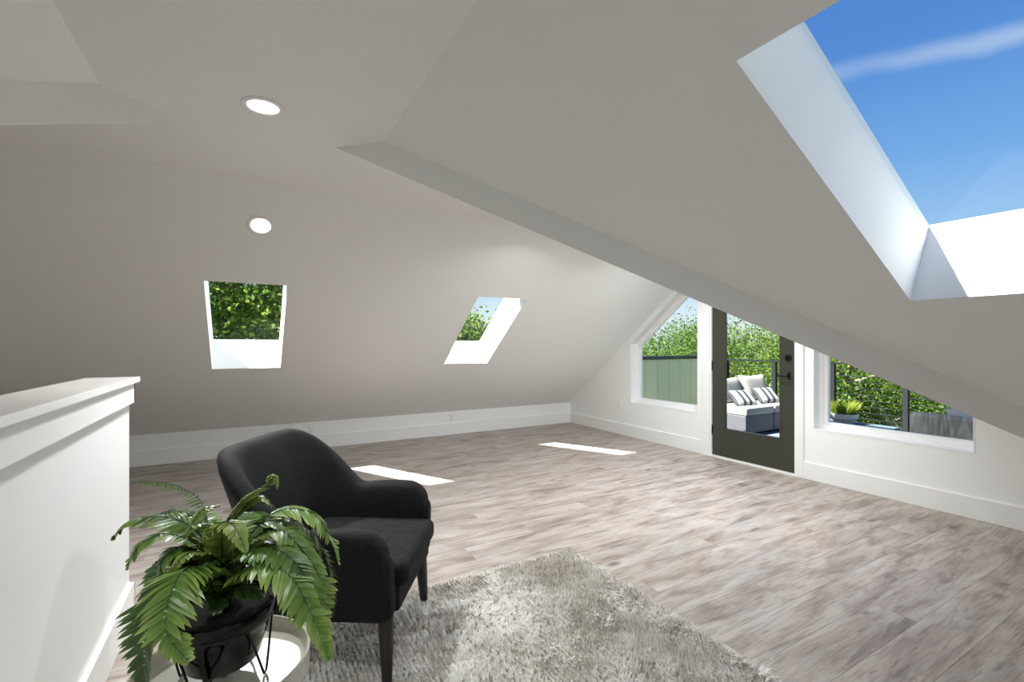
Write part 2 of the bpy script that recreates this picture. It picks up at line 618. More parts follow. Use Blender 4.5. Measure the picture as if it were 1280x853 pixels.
def mat_slate():
    m, nd, ln, p = new_mat('streaked dark grey fabric')
    tc = N(nd, 'ShaderNodeTexCoord')
    mp = N(nd, 'ShaderNodeMapping'); mp.inputs['Scale'].default_value = (1, 9, 1.6)
    ln.new(tc.outputs['Object'], mp.inputs['Vector'])
    no = N(nd, 'ShaderNodeTexNoise'); no.inputs['Scale'].default_value = 2.2; no.inputs['Detail'].default_value = 6; no.inputs['Distortion'].default_value = 1.2
    ln.new(mp.outputs[0], no.inputs['Vector'])
    r = N(nd, 'ShaderNodeValToRGB')
    e = r.color_ramp.elements
    e[0].position, e[0].color = 0.35, (0.17, 0.16, 0.145, 1)
    e[1].position, e[1].color = 0.75, (0.5, 0.475, 0.44, 1)
    ln.new(no.outputs['Fac'], r.inputs['Fac']); ln.new(r.outputs[0], p.inputs['Base Color'])
    p.inputs['Roughness'].default_value = 0.6
    return m


M['slate'] = mat_slate()


def set_tint(me, vals):
    a = me.attributes.new('tint', 'FLOAT', 'POINT')
    a.data.foreach_set('value', np.asarray(vals, dtype=np.float32))


# ================================================================== the shell of the attic
XG, YK, ZF = 4.53, 6.035, 2.3125            # gable wall, far knee wall, flat ceiling
PA, PR, PL = 0.761, 0.56, 0.60              # pitches
KZ = 0.325                                  # knee wall height
YF0, YF1 = 2.63, 3.42                       # flat ceiling strip of the main ridge
XR, XL = 0.6125, -0.525                     # flat ceiling strip of the dormer
XW, YB = -4.2, -1.7                         # west gable, wall behind the camera
XKR, XKL = 4.11, -3.7                       # dormer knee walls
ROOF = 0.30


def zA(y): return ZF - PA * (y - YF1)
def zN(y): return ZF - PA * (YF0 - y)
def zR(x): return ZF - PR * (x - XR)
def zL(x): return ZF - PL * (XL - x)


nA = Vector((0, PA, 1)).normalized()
nN = Vector((0, -PA, 1)).normalized()
nR = Vector((PR, 0, 1)).normalized()
nL = Vector((-PL, 0, 1)).normalized()

# floor: subfloor slab with planks laid along X
floor = mesh('floor', box((XW - 0.1, YB - 0.1, -0.20), (XG + 0.14, YK + 0.1, -0.012)), M['subfloor'])
tag(floor, 'grey-brown weathered oak plank floor of the attic room', 'floor', kind='structure')
PW, PLN = 0.19, 1.5


def plank_mesh(L, W):
    t, c = 0.012, 0.0008
    x, y = L / 2 - 0.0002, W / 2 - 0.0002
    V = [(-x, -y, -t), (x, -y, -t), (x, y, -t), (-x, y, -t), (-x, -y, -c), (x, -y, -c), (x, y, -c), (-x, y, -c),
         (-x + c, -y + c, 0), (x - c, -y + c, 0), (x - c, y - c, 0), (-x + c, y - c, 0)]
    Fc = [(3, 2, 1, 0), (8, 9, 10, 11)]
    for i in range(4):
        j = (i + 1) % 4
        Fc += [(i, j, j + 4, i + 4), (i + 4, j + 4, j + 8, i + 8)]
    me = bpy.data.meshes.new('plank')
    me.from_pydata(V, [], Fc)
    me.materials.append(M['plank'])
    return me


full_plank = plank_mesh(PLN, PW)
rows = int(math.ceil((YK - YB) / PW))
for r in range(rows):
    y0 = YK - (r + 1) * PW
    x = XG - PLN * ((r * 0.382 + 0.3 + 0.13 * random.random()) % 1.0)
    cuts = [XG, x]
    while cuts[-1] > XW: cuts.append(max(XW, cuts[-1] - PLN))
    if len(cuts) > 2 and cuts[-2] - cuts[-1] < 0.12: cuts.pop(-2)
    for b, a in zip(cuts[:-1], cuts[1:]):
        me = full_plank if abs((b - a) - PLN) < 1e-4 else plank_mesh(b - a, PW)
        o = bpy.data.objects.new('plank', me)
        COL.objects.link(o)
        o.parent = floor
        o.location = Vector(((a + b) / 2, y0 + PW / 2, 0)) - WL['floor']

# ceilings
SK = [(-0.292, 0.276), (1.995, 2.560)]      # the two far-slope skylights, X ranges
SY0, SY1 = 4.18, 5.11


def A3(x, y): return (x, y, zA(y))


holesA = [[A3(a, SY0), A3(b, SY0), A3(b, SY1), A3(a, SY1)] for a, b in SK]
tag(mesh('ceiling_far_slope', slab([A3(XW, YF1), A3(XG + 0.14, YF1), A3(XG + 0.14, YK + 0.12), A3(XW, YK + 0.12)], holesA, nA * ROOF), M['paint']),
    'sloped white ceiling above the far knee wall with two skylights', 'ceiling', kind='structure')

vR = Vector((1, -PR / PA, -PR))
vL = Vector((-1, -PL / PA, -PL))
TR, PRp = Vector((0.406, YF0, ZF)), Vector((XR, 2.425, ZF))
TL, PLp = Vector((-0.3125, YF0, ZF)), Vector((XL, 2.465, ZF))
tag(mesh('ceiling', slab([(XG + 0.14, YF1, ZF), (XG + 0.14, YF0, ZF), TR, (XR, 2.425, ZF), (XR, YB, ZF), (XL, YB, ZF), (XL, 2.465, ZF), TL, (XW, YF0, ZF), (XW, YF1, ZF)],
                         [], (0, 0, 0.2)), M['paint']),
    'flat white ceiling strip along the ridge and over the dormer', 'ceiling', kind='structure')
# right dormer slope with the big skylight
tR = XKR - XR
RS = (1.142, 2.206, -0.50, 0.783)           # big skylight: X range, Y range


def R3(x, y): return (x, y, zR(x))


endR = PRp + vR * tR
tag(mesh('ceiling_right_slope', slab([R3(XR, YB), R3(XKR, YB), R3(XKR, endR.y), R3(XR, PRp.y)],
                                     [[R3(RS[0], RS[2]), R3(RS[1], RS[2]), R3(RS[1], RS[3]), R3(RS[0], RS[3])]], nR * 0.31), M['paint']),
    'sloped white dormer ceiling with the large skylight showing blue sky', 'ceiling', kind='structure')
tL = XL - XKL


def L3(x, y): return (x, y, zL(x))


endL = PLp + vL * tL
tag(mesh('ceiling_left_slope', slab([L3(XL, YB), L3(XL, PLp.y), L3(XKL, endL.y), L3(XKL, YB)], [], nL * 0.25), M['paint']),
    'sloped white dormer ceiling at the upper left', 'ceiling', kind='structure')
# valley beams between dormer slopes and the near slope of the main roof
tb = 3.58
tag(mesh('trim_1', slab([TR, PRp, PRp + vR * tR, TR + vR * (tR + 0.1)], [], Vector((0.05, 0.06, 0.12))), M['paint']),
    'boxed white valley beam running down to the right past the door', 'beam', kind='structure')
drop = [Vector((0, 0, 0)), Vector((-0.006, -0.006, -0.034)), Vector((-0.006, -0.006, -0.034))]
lv = [TL, TL + vL * 0.07, TL + vL * (tL + 0.1)]
lip_v = [lv[0], lv[1], lv[2], lv[2] + drop[2], lv[1] + drop[1]]
beamL = mesh('trim_2', slab([TL, PLp, PLp + vL * tL, TL + vL * (tL + 0.1)], [], Vector((-0.05, 0.06, 0.12))), M['paint'])
tag(beamL, 'boxed white valley beam at the upper left corner of the ceiling', 'beam', kind='structure')
mesh('lower_lip', slab(lip_v, [], Vector((-0.03, 0.03, 0.0))), M['paint'], beamL)
# near slope of the main roof, on the far side of the valley beams


def N3(x, y): return (x, y, zN(y))


YN = YF0 + vR.y * (tR + 0.1)
tag(mesh('ceiling_near_slope', slab([tuple(TR), N3(XG + 0.14, YF0), N3(XG + 0.14, YN), tuple(TR + vR * (tR + 0.1))], [], (0, 0.03, 0.12)), M['paint']),
    'sloped white ceiling behind the valley beam above the right window', 'ceiling', kind='structure')
YNL = YF0 + vL.y * (tL + 0.1)
tag(mesh('ceiling_near_slope_west', slab([tuple(TL), tuple(TL + vL * (tL + 0.1)), N3(XW, YNL), N3(XW, YF0)], [], (0, 0.03, 0.12)), M['paint']),
    'sloped white ceiling behind the left valley beam', 'ceiling', kind='structure')

# walls
D0, D1, DZ = 2.485, 3.427, 2.07             # door opening
W1 = [(4.685, 0.46), (3.587, 0.46), (3.587, 2.125), (4.685, 1.268)]
W2 = [(2.334, 0.467), (1.236, 0.467), (1.236, 1.20), (2.334, 2.03)]


def G3(p, x=XG): return (x, p[0], p[1])


gable = [(YN, 0), (D0, 0), (D0, DZ), (D1, DZ), (D1, 0), (YK + 0.1, 0), (YK + 0.1, zA(YK + 0.1)), (YF1, ZF + 0.02), (YF0, ZF + 0.02), (YN, zN(YN) + 0.02)]
WT = 0.14
tag(mesh('wall_gable', slab([G3(p) for p in gable], [[G3(p) for p in W1], [G3(p) for p in W2]], (WT, 0, 0)), M['paint']),
    'white gable wall with the glazed door and two trapezoid windows', 'wall', kind='structure')
tag(mesh('wall_knee', box((XW, YK, -0.01), (XG, YK + 0.12, KZ + 0.01)), M['paint']), 'low white knee wall under the far sloped ceiling', 'wall', kind='structure')
tag(mesh('wall_west', slab([(XW, p[0], p[1]) for p in ((YNL, 0), (YK + 0.1, 0), (YK + 0.1, zA(YK + 0.1)), (YF1, ZF + 0.02), (YF0, ZF + 0.02), (YNL, zN(YNL)))], [], (-0.12, 0, 0)), M['paint']),
    'white gable wall at the stair end outside the view', 'wall', kind='structure')
tag(mesh('wall_back', slab([(p[0], YB, p[1]) for p in ((XKL, 0), (XKR, 0), (XKR, zR(XKR)), (XR, ZF), (XL, ZF), (XKL, zL(XKL)))], [], (0, -0.12, 0)), M['paint']),
    'white dormer wall behind the viewpoint', 'wall', kind='structure')
tag(mesh('wall_dormer_right', join(box((XKR, YB, -0.01), (XKR + 0.1, endR.y, zR(XKR) + 0.02)), box((XKR - 0.1, YN - 0.1, -0.01), (XG, YN, zN(YN) + 0.05)), box((XKR, YN - 0.1, -0.01), (XKR + 0.1, endR.y, zR(XKR) + 0.02))), M['paint']),
    'low white dormer knee wall on the right outside the view', 'wall', kind='structure')
tag(mesh('wall_dormer_left', join(box((XKL - 0.1, YB, -0.01), (XKL, endL.y, zL(XKL) + 0.02)), box((XW, YNL - 0.1, -0.01), (XKL, YNL, zN(YNL) + 0.05))), M['paint']),
    'low white dormer knee wall on the left outside the view', 'wall', kind='structure')

# baseboards
BH, BT = 0.158, 0.016
bv = [bevel(0.003, 2)]
tag(mesh('baseboard_far', box((XW, YK - BT, 0), (XG, YK, BH + 0.005)), M['trim'], mods=bv), 'tall white baseboard along the far knee wall', 'baseboard', kind='structure')
tag(mesh('baseboard_gable_left', box((XG - BT, D1 + 0.09, 0), (XG, YK - BT, BH)), M['trim'], mods=bv), 'tall white baseboard left of the glazed door', 'baseboard', kind='structure')
tag(mesh('baseboard_gable_right', box((XG - BT, YN, 0), (XG, D0 - 0.075, BH)), M['trim'], mods=bv), 'tall white baseboard right of the glazed door', 'baseboard', kind='structure')

# stair half wall
hw = mesh('wall_stair', box((-0.605, YB, 0), (-0.475, 2.715, 1.08)), M['trim'])
tag(hw, 'white half wall with a capped top at the left edge', 'half wall', kind='structure')
mesh('cap', box((-0.645, YB, 1.08), (-0.448, 2.77, 1.10)), M['cap'], hw, mods=[bevel(0.003, 2)])
mesh('cap_edge', join(box((-0.448, YB, 1.078), (-0.444, 2.774, 1.1005)), box((-0.645, 2.77, 1.078), (-0.444, 2.774, 1.1005))), M['trim'], hw)
mesh('apron', join(box((-0.475, YB, 0.985), (-0.457, 2.733, 1.08)), box((-0.605, 2.715, 0.985), (-0.457, 2.733, 1.08))), M['trim'], hw)
mesh('baseboard', join(box((-0.475, YB, 0), (-0.457, 2.731, 0.158)), box((-0.605, 2.715, 0), (-0.457, 2.731, 0.158))), M['trim'], hw, mods=bv)

# gable windows: frame set at the outer half of the wall


def gable_window(name, poly, label, fpoly=None):
    root = empty(name, (XG, (poly[0][0] + poly[1][0]) / 2, poly[0][1]), label, 'window', kind='structure')
    g = lambda q, x: [(x, p[0], p[1]) for p in q]
    fp = fpoly or poly
    p1, p2, p3 = inset(poly, 0.010), inset(fp, 0.042), inset(fp, 0.072)
    mesh('jamb', slab(g(poly, XG - 0.002), [g(p1, XG - 0.002)], (0.11, 0, 0)), M['trim'], root)
    mesh('frame', slab(g(fp, XG + 0.10), [g(p2, XG + 0.10)], (0.06, 0, 0)), M['vinyl'], root)
    mesh('sash', slab(g(inset(fp, 0.040), XG + 0.115), [g(p3, XG + 0.115)], (0.04, 0, 0)), M['vinyl'], root)
    mesh('pane', slab(g(inset(fp, 0.066), XG + 0.13), [], (0.004, 0, 0)), M['glass'], root)
    return root


gable_window('window_1', W1, 'white trapezoid window left of the glazed door, green panels outside')
gable_window('window_2', W2, 'white window right of the door, partly hidden by the valley beam',
             [(2.334, 0.467), (1.185, 0.467), (1.185, 1.16), (2.334, 2.03)])

# skylights


def skylight(name, quad, n, depth, label):
    """quad: inner corners of the opening; a slim frame and a pane at the outer end of its shaft"""
    q = [Vector(p) + n * depth for p in quad]
    c = sum(q, Vector()) / 4
    root = empty(name, c, label, 'skylight', kind='structure')
    def scaled(d): return [p + (c - p).normalized() * d for p in q]
    big, small = scaled(-0.06), scaled(-0.004)
    mesh('frame', slab(big, [small], n * 0.05), M['vinyl'], root)
    mesh('pane', slab([p + n * 0.012 for p in scaled(-0.01)], [], n * 0.006), M['glass'], root)


skylight('window_3', holesA[0], nA, ROOF, 'skylight in the far slope filled with green trees, nearer the half wall')
skylight('window_4', holesA[1], nA, ROOF, 'skylight in the far slope nearer the gable, tree and sky showing')
skylight('window_5', [R3(RS[0], RS[2]), R3(RS[1], RS[2]), R3(RS[1], RS[3]), R3(RS[0], RS[3])], nR, 0.31, 'large skylight at upper right showing deep blue sky')

# door
door = empty('door_1', (XG + 0.04, 2.956, 0), 'dark bronze glazed patio door with black lever handle', 'door', kind='structure')
X0, X1 = XG + 0.018, XG + 0.062
dz0, dz1 = 0.018, 2.05
mesh('stile', box((X0, 3.272, dz0), (X1, 3.413, dz1)), M['door'], door, mods=[bevel(0.002, 1)])
mesh('stile', box((X0, 2.499, dz0), (X1, 2.640, dz1)), M['door'], door, mods=[bevel(0.002, 1)])
mesh('bottom_rail', box((X0, 2.640, dz0), (X1, 3.272, 0.318)), M['door'], door, mods=[bevel(0.002, 1)])
mesh('top_rail', box((X0, 2.640, 1.905), (X1, 3.272, dz1)), M['door'], door, mods=[bevel(0.002, 1)])
gp = [(3.272, 0.318), (2.640, 0.318), (2.640, 1.905), (3.272, 1.905)]
mesh('glazing_bead', slab([(X0 - 0.003, *p) for p in inset(gp, -0.008)], [[(X0 - 0.003, *p) for p in inset(gp, 0.012)]], (0.05, 0, 0)), M['door'], door)
mesh('pane', box((XG + 0.036, 2.640, 0.318), (XG + 0.044, 3.272, 1.905)), M['glass'], door)
for z in (0.30, 1.02, 1.75):
    mesh('hinge', join(box((X0 - 0.004, 3.405, z - 0.05), (X0 + 0.006, 3.425, z + 0.05)), tube([(X0 - 0.006, 3.419, z - 0.052), (X0 - 0.006, 3.419, z + 0.052)], 0.008, 10)), M['black_metal'], door)


def xlathe(prof, y, z, x0, seg=28):
    V, Fc = lathe(prof, (0, 0, 0), seg)
    return [(x0 - v[2], y + v[0], z + v[1]) for v in V], [f[::-1] for f in Fc]


db = mesh('deadbolt', xlathe([(0.034, 0), (0.034, 0.006), (0.028, 0.014), (0.016, 0.016), (0.016, 0.022)], 2.567, 1.128, X0), M['black_metal'], door, smooth=False)
mesh('thumb_turn', box((X0 - 0.045, 2.561, 1.110), (X0 - 0.02, 2.573, 1.146)), M['black_metal'], db, mods=[bevel(0.003, 2)])
hd = mesh('handle_plate', box((X0 - 0.008, 2.545, 0.915), (X0, 2.571, 0.99)), M['black_metal'], door, mods=[bevel(0.002, 2)])
mesh('lever', join(tube([(X0 - 0.005, 2.558, 0.953), (X0 - 0.05, 2.558, 0.953)], 0.009, 12), tube([(X0 - 0.05, 2.551, 0.953), (X0 - 0.05, 2.600, 0.953), (X0 - 0.047, 2.655, 0.952)], [0.0095, 0.009, 0.008], 12)), M['black_metal'], hd)
tag(mesh('trim_3', join(box((XG - 0.018, D1, 0), (XG, D1 + 0.088, DZ + 0.08)), box((XG - 0.018, D0 - 0.075, 0), (XG, D0, DZ + 0.08)), box((XG - 0.018, D0, DZ), (XG, D1, DZ + 0.08))), M['trim'], mods=[bevel(0.002, 1)]),
    'white casing boards around the glazed door', 'door casing', kind='structure')
tag(mesh('trim_4', join(box((XG, D1 - 0.014, 0), (XG + WT, D1, DZ)), box((XG, D0, 0), (XG + WT, D0 + 0.014, DZ)), box((XG, D0, DZ - 0.014), (XG + WT, D1, DZ))), M['trim']),
    'white jamb lining of the glazed door', 'door jamb', kind='structure')
tag(mesh('trim_5', box((XG - 0.01, D0, 0), (XG + WT + 0.03, D1, 0.016)), M['trim']), 'pale threshold strip under the glazed door', 'threshold', kind='structure')

# ================================================================== recessed lamps: the visible pair, then added fill lamps


def downlight(pos, n, label, power=1.0, spread=125):
    """n points into the room"""
    n = Vector(n).normalized()
    pos = Vector(pos)
    root = empty('recessed_light', pos, label, 'ceiling light', 'recessed ceiling lights')
    q = Vector((0, 0, -1)).rotation_difference(n)
    def place(vf): return [tuple(pos + q @ Vector(v)) for v in vf[0]], vf[1]
    ring = lathe([(0.090, 0.0), (0.090, -0.004), (0.084, -0.008), (0.066, -0.006), (0.062, 0.0)], seg=40, close=True)
    mesh('trim_ring', place(ring), M['lamp_trim'], root, smooth=True)
    lens = lathe([(0.063, 0.0), (0.063, -0.002), (0.03, -0.0035), (0.002, -0.004)], seg=40)
    mesh('lens', place(lens), M['lens'], root, smooth=True)
    ld = bpy.data.lights.new('lamp_light', 'AREA')
    ld.shape = 'DISK'; ld.size = 0.11; ld.energy = LAMP_POWER * power
    ld.spread = math.radians(spread)
    ld.color = (0.965, 0.99, 1.0)
    lo = bpy.data.objects.new('lamp_light', ld)
    COL.objects.link(lo)
    lo.parent = root
    lo.location = n * 0.012
    lo.rotation_euler = n.to_track_quat('-Z', 'Y').to_euler()
    return root


downlight((0.058, 2.336, ZF), (0, 0, -1), 'lit recessed light in the flat ceiling strip', 0.8, 105)
downlight((0.077, 3.709, zA(3.709)), -nA, 'lit recessed light in the far slope above a skylight', 0.8, 110)
downlight((2.2, 3.02, ZF), (0, 0, -1), 'added fill light in the ridge strip, unseen behind the upper valley beam', 1.2, 155)  # added fill lamp, out of sight behind the beam, to brighten the room
downlight((3.6, 3.02, ZF), (0, 0, -1), 'added unseen fill light in the ridge strip in front of the gable', 1.2, 155)  # extra lamp added for brightness on the gable side, never in view
downlight((3.1, 1.7, zN(1.7)), -nN, 'added unseen fill light in the near slope above the right window', 1.2, 155)  # no lamp known here; added to lift the gable wall and floor
downlight((-1.8, 3.02, ZF), (0, 0, -1), 'added fill light outside the view in the ridge strip over the stair head', 0.5, 125)  # weak fill added for the stair side, outside the view
downlight((0.058, -0.95, ZF), (0, 0, -1), 'added unseen fill light in the dormer ceiling behind the viewpoint', 0.40, 115)  # invented lamp behind the camera, fills the dormer
downlight((0.058, 0.45, ZF), (0, 0, -1), 'added fill light outside the view in the dormer ceiling overhead', 0.36, 115)  # added above the frame to brighten rug, chair and half wall

# ================================================================== outlets


def outlet(pos, axis, label):
    """axis 'y': plate facing -Y, 'x': plate facing -X"""
    root = empty('outlet', pos, label, 'outlet', 'wall outlets')
    x, y, z = pos
    def bx(a0, a1, z0, z1, d0, d1):
        return box((x + a0, y - d1, z + z0), (x + a1, y - d0, z + z1)) if axis == 'y' else box((x - d1, y + a0, z + z0), (x - d0, y + a1, z + z1))
    mesh('cover_plate', bx(-0.036, 0.036, -0.058, 0.058, 0, 0.006), M['plastic'], root, mods=[bevel(0.002, 2)])
    for k in (-0.02, 0.02):
        s = mesh('socket', bx(-0.017, 0.017, k - 0.015, k + 0.015, 0.006, 0.0085), M['plastic'], root, mods=[bevel(0.001, 1)])
        for a in (-0.007, 0.007):
            mesh('slot', bx(a - 0.0015, a + 0.0015, k - 0.005, k + 0.006, 0.0085, 0.0088), M['rail'], s)


outlet((2.474, YK, 0.232), 'y', 'white outlet on the knee wall between the sun patches')
outlet((0.66, YK, 0.225), 'y', 'white outlet on the knee wall just above the armchair back')
outlet((XG, 4.90, 0.42), 'x', 'white outlet on the gable wall beside the left window')

# ================================================================== rug
RX0, RX1, RY0, RY1 = 0.165, 1.69, -0.185, 2.255
rug = empty('rug', ((RX0 + RX1) / 2, (RY0 + RY1) / 2, 0), 'shaggy pale grey-beige rug under the armchair', 'rug')
mesh('backing', box((RX0 + 0.01, RY0 + 0.01, 0.0005), (RX1 - 0.01, RY1 - 0.01, 0.008)), M['backing'], rug)


def build_pile():
    rng = np.random.default_rng(3)
    n = 150000
    x = rng.uniform(RX0, RX1, n)
    y = rng.uniform(RY0, RY1, n)
    # smooth random direction field
    def field(fx, seed):
        g = np.random.default_rng(seed)
        o = np.zeros(n)
        for _ in range(14):
            kx, ky, ph = g.normal(0, fx), g.normal(0, fx), g.uniform(0, 6.28)
            o += np.sin(kx * x + ky * y + ph)
        return o / math.sqrt(7)
    ang = 2.2 + 0.9 * field(5, 1) + 0.9 * field(16, 2) + rng.normal(0, 0.55, n)
    lean = np.clip(0.60 + 0.22 * field(11, 4) + 0.15 * field(45, 6) + rng.normal(0, 0.2, n), 0.1, 1.25)
    # tufts: pull roots toward cell centres
    cell = 0.019
    cx, cy = np.round(x / cell) * cell, np.round(y / cell) * cell
    hsh = np.sin(cx * 1271.3 + cy * 3117.7) * 43758.5
    hsh = hsh - np.floor(hsh)
    ang += (hsh - 0.5) * 3.0
    L = 0.027 * (1 + 0.15 * field(24, 5) + 0.3 * (hsh - 0.5)) * rng.uniform(0.75, 1.2, n)
    bx, by = x * 0.45 + cx * 0.55, y * 0.45 + cy * 0.55
    dx, dy = np.cos(ang), np.sin(ang)
    w = rng.uniform(0.0015, 0.0026, n)
    px, py = -dy * w, dx * w
    z0 = np.full(n, 0.006)
    mx, my, mz = bx + dx * L * np.sin(lean) * 0.40, by + dy * L * np.sin(lean) * 0.40, 0.006 + L * (0.25 + 0.35 * np.cos(lean))
    tx, ty, tz = bx + dx * L * np.sin(lean), by + dy * L * np.sin(lean), 0.006 + L * (0.30 + 0.55 * np.cos(lean))
    V = np.stack([np.stack([bx - px, by - py, z0], 1), np.stack([bx + px, by + py, z0], 1),
                  np.stack([mx + px, my + py, mz], 1), np.stack([mx - px, my - py, mz], 1),
                  np.stack([tx, ty, tz], 1)], 1).reshape(-1, 3)
    i = np.arange(n) * 5
    quads = np.stack([i, i + 1, i + 2, i + 3], 1)
    tris = np.stack([i + 3, i + 2, i + 4], 1)
    me = bpy.data.meshes.new('pile')
    c = np.array([(RX0 + RX1) / 2, (RY0 + RY1) / 2, 0.0])
    me.vertices.add(len(V)); me.vertices.foreach_set('co', (V - c).astype(np.float32).ravel())
    nl = 4 * n + 3 * n
    me.loops.add(nl); me.polygons.add(2 * n)
    me.loops.foreach_set('vertex_index', np.concatenate([quads.ravel(), tris.ravel()]).astype(np.int32))
    starts = np.concatenate([np.arange(n) * 4, 4 * n + np.arange(n) * 3]).astype(np.int32)
    me.polygons.foreach_set('loop_start', starts)
    me.update(calc_edges=True)
    t = np.clip(0.60 + 0.07 * field(9, 8) + 0.09 * field(40, 9) + (hsh - 0.5) * 0.45 + rng.normal(0, 0.16, n), 0, 1)
    set_tint(me, np.repeat(t, 5))
    me.materials.append(M['pile'])
    o = bpy.data.objects.new('pile', me)
    COL.objects.link(o)
    o.parent = rug
    o['kind'] = 'stuff'


build_pile()

# ================================================================== armchair
CO = Vector((0.575, 1.915, 0.012))
cf = Vector((0.841, -0.541, 0))
cs = Vector((0.541, 0.841, 0))


def cw(p): return tuple(CO + cf * p[0] + cs * p[1] + Vector((0, 0, p[2])))


chair = empty('armchair', CO, 'charcoal fabric tub armchair with black tapered legs on the rug', 'armchair')


def chair_shell():
    # plan path of the shell's centre line from the near arm front round the back to the far arm front
    hw_, fx, bx_, rc = 0.285, 0.022, -0.52, 0.17
    path = []
    for i in range(23): path.append((fx + (bx_ + rc - fx) * (i / 22) ** 1.7, -hw_))
    for i in range(1, 9):
        a = math.pi * 1.5 - math.pi / 2 * i / 9
        path.append((bx_ + rc + rc * math.cos(a), -hw_ + rc + rc * math.sin(a)))
    for i in range(7): path.append((bx_, (-hw_ + rc) + (2 * (hw_ - rc)) * i / 6))
    for i in range(1, 9):
        a = math.pi - math.pi / 2 * i / 9
        path.append((bx_ + rc + rc * math.cos(a), hw_ - rc + rc * math.sin(a)))
    for i in range(23): path.append((fx + (bx_ + rc - fx) * (1 - i / 22) ** 1.7, hw_))
    n = len(path)
    L = [0]
    for i in range(1, n): L.append(L[-1] + math.dist(path[i], path[i - 1]))
    T = L[-1]
    V, Fc = [], []
    K = None
    for i, (x, y) in enumerate(path):
        a, b = path[max(i - 1, 0)], path[min(i + 1, n - 1)]
        tx, ty = b[0] - a[0], b[1] - a[1]
        l = math.hypot(tx, ty)
        ox, oy = ty / l, -tx / l            # outward (path runs clockwise seen so that this points away from the seat)
        if (ox * (x + 0.2) + oy * y) < 0: ox, oy = -ox, -oy
        s = min(L[i], T - L[i])             # distance from the nearer arm front
        # top height
        arm = 0.572 + 0.010 * math.sin(min(1, s / 0.30) * math.pi)
        k = min(1.0, max(0.0, (s - 0.31) / 0.27))
        k = k * k * (3 - 2 * k)
        top = arm + (0.845 - arm) * k
        if s < 0.09:
            q = 1 - s / 0.09
            top -= 0.085 * (1 - math.sqrt(max(0, 1 - q * q)))
        lean = 0.02 + 0.115 * k             # how far the top leans outward
        th = 0.052 - 0.012 * k              # half thickness
        if s < 0.025: th *= 0.72 + 0.28 * math.sqrt(max(0, 1 - (1 - s / 0.025) ** 2))
        z0 = 0.247
        loop = []
        H = top - z0
        def off(z):
            q = max(0, (z - 0.40)) / max(0.05, (top - 0.40))
            return lean * q ** 1.2 - 0.03 * max(0, (0.36 - z) / 0.13) * 0.6
        prof = [(1, z0 + 0.012), (1.02, z0 + 0.33 * H * 0.5), (1.0, z0 + 0.5 * H), (0.98, z0 + 0.75 * H), (0.92, top - 0.035), (0.66, top - 0.011), (0, top),
                (-0.66, top - 0.011), (-0.92, top - 0.035), (-0.98, z0 + 0.75 * H), (-1.0, z0 + 0.5 * H), (-1.0, z0 + 0.33 * H * 0.5), (-0.9, z0 + 0.012), (-0.8, z0), (0.85, z0)]
        for w, z in prof:
            r = w * th + off(z)
            loop.append(cw((x + ox * r, y + oy * r, z)))
        if K is None: K = len(loop)
        V += loop
    for i in range(n - 1):
        for k in range(K):
            a, b = i * K + k, i * K + (k + 1) % K
            Fc.append((a, a + K, b + K, b))
    # rounded arm fronts: a slightly inset, pushed-out ring, then a cap
    for idx, sgn in ((0, 1), (n - 1, -1)):
        base = [Vector(V[idx * K + k]) for k in range(K)]
        c = sum(base, Vector()) / K
        prev = [idx * K + k for k in range(K)]
        for sc_, push in ((0.95, 0.010), (0.80, 0.016)):
            k0 = len(V)
            for p in base:
                V.append(tuple(c + (p - c) * sc_ + cf * push if True else p))
            cur = [k0 + k for k in range(K)]
            for k in range(K):
                q = (prev[k], cur[k], cur[(k + 1) % K], prev[(k + 1) % K])
                Fc.append(q[::-1] if sgn > 0 else q)
            prev = cur
        Fc.append(tuple(prev[::-1]) if sgn < 0 else tuple(prev))
    return V, Fc


mesh('backrest_shell', chair_shell(), M['fabric'], chair, smooth=True, mods=[subsurf(1)])


def soft_box(x0, x1, y0, y1, z0, z1, crown=0.0, n=14, f=cw):
    """box with a finely divided, crowned top; its edges are rounded by a bevel"""
    V, Fc = [], []
    for i in range(n + 1):
        for j in range(n + 1):
            a, b = i / n * 2 - 1, j / n * 2 - 1
            V.append(f((x0 + (x1 - x0) * i / n, y0 + (y1 - y0) * j / n, z1 + crown * (1 - a * a) * (1 - b * b))))
    k = n + 1
    for i in range(n):
        for j in range(n): Fc.append((i * k + j, (i + 1) * k + j, (i + 1) * k + j + 1, i * k + j + 1))
    rim = [i * k for i in range(k)] + [n * k + j for j in range(1, k)] + [i * k + n for i in range(n - 1, -1, -1)] + [j for j in range(n - 1, 0, -1)]
    k0 = len(V)
    for r_ in rim:
        i, j = divmod(r_, k)
        V.append(f((x0 + (x1 - x0) * i / n, y0 + (y1 - y0) * j / n, z0)))
    m = len(rim)
    for q in range(m):
        q2 = (q + 1) % m
        Fc.append((rim[q2], rim[q], k0 + q, k0 + q2))
    Fc.append(tuple(k0 + q for q in range(m))[::-1])
    return V, Fc


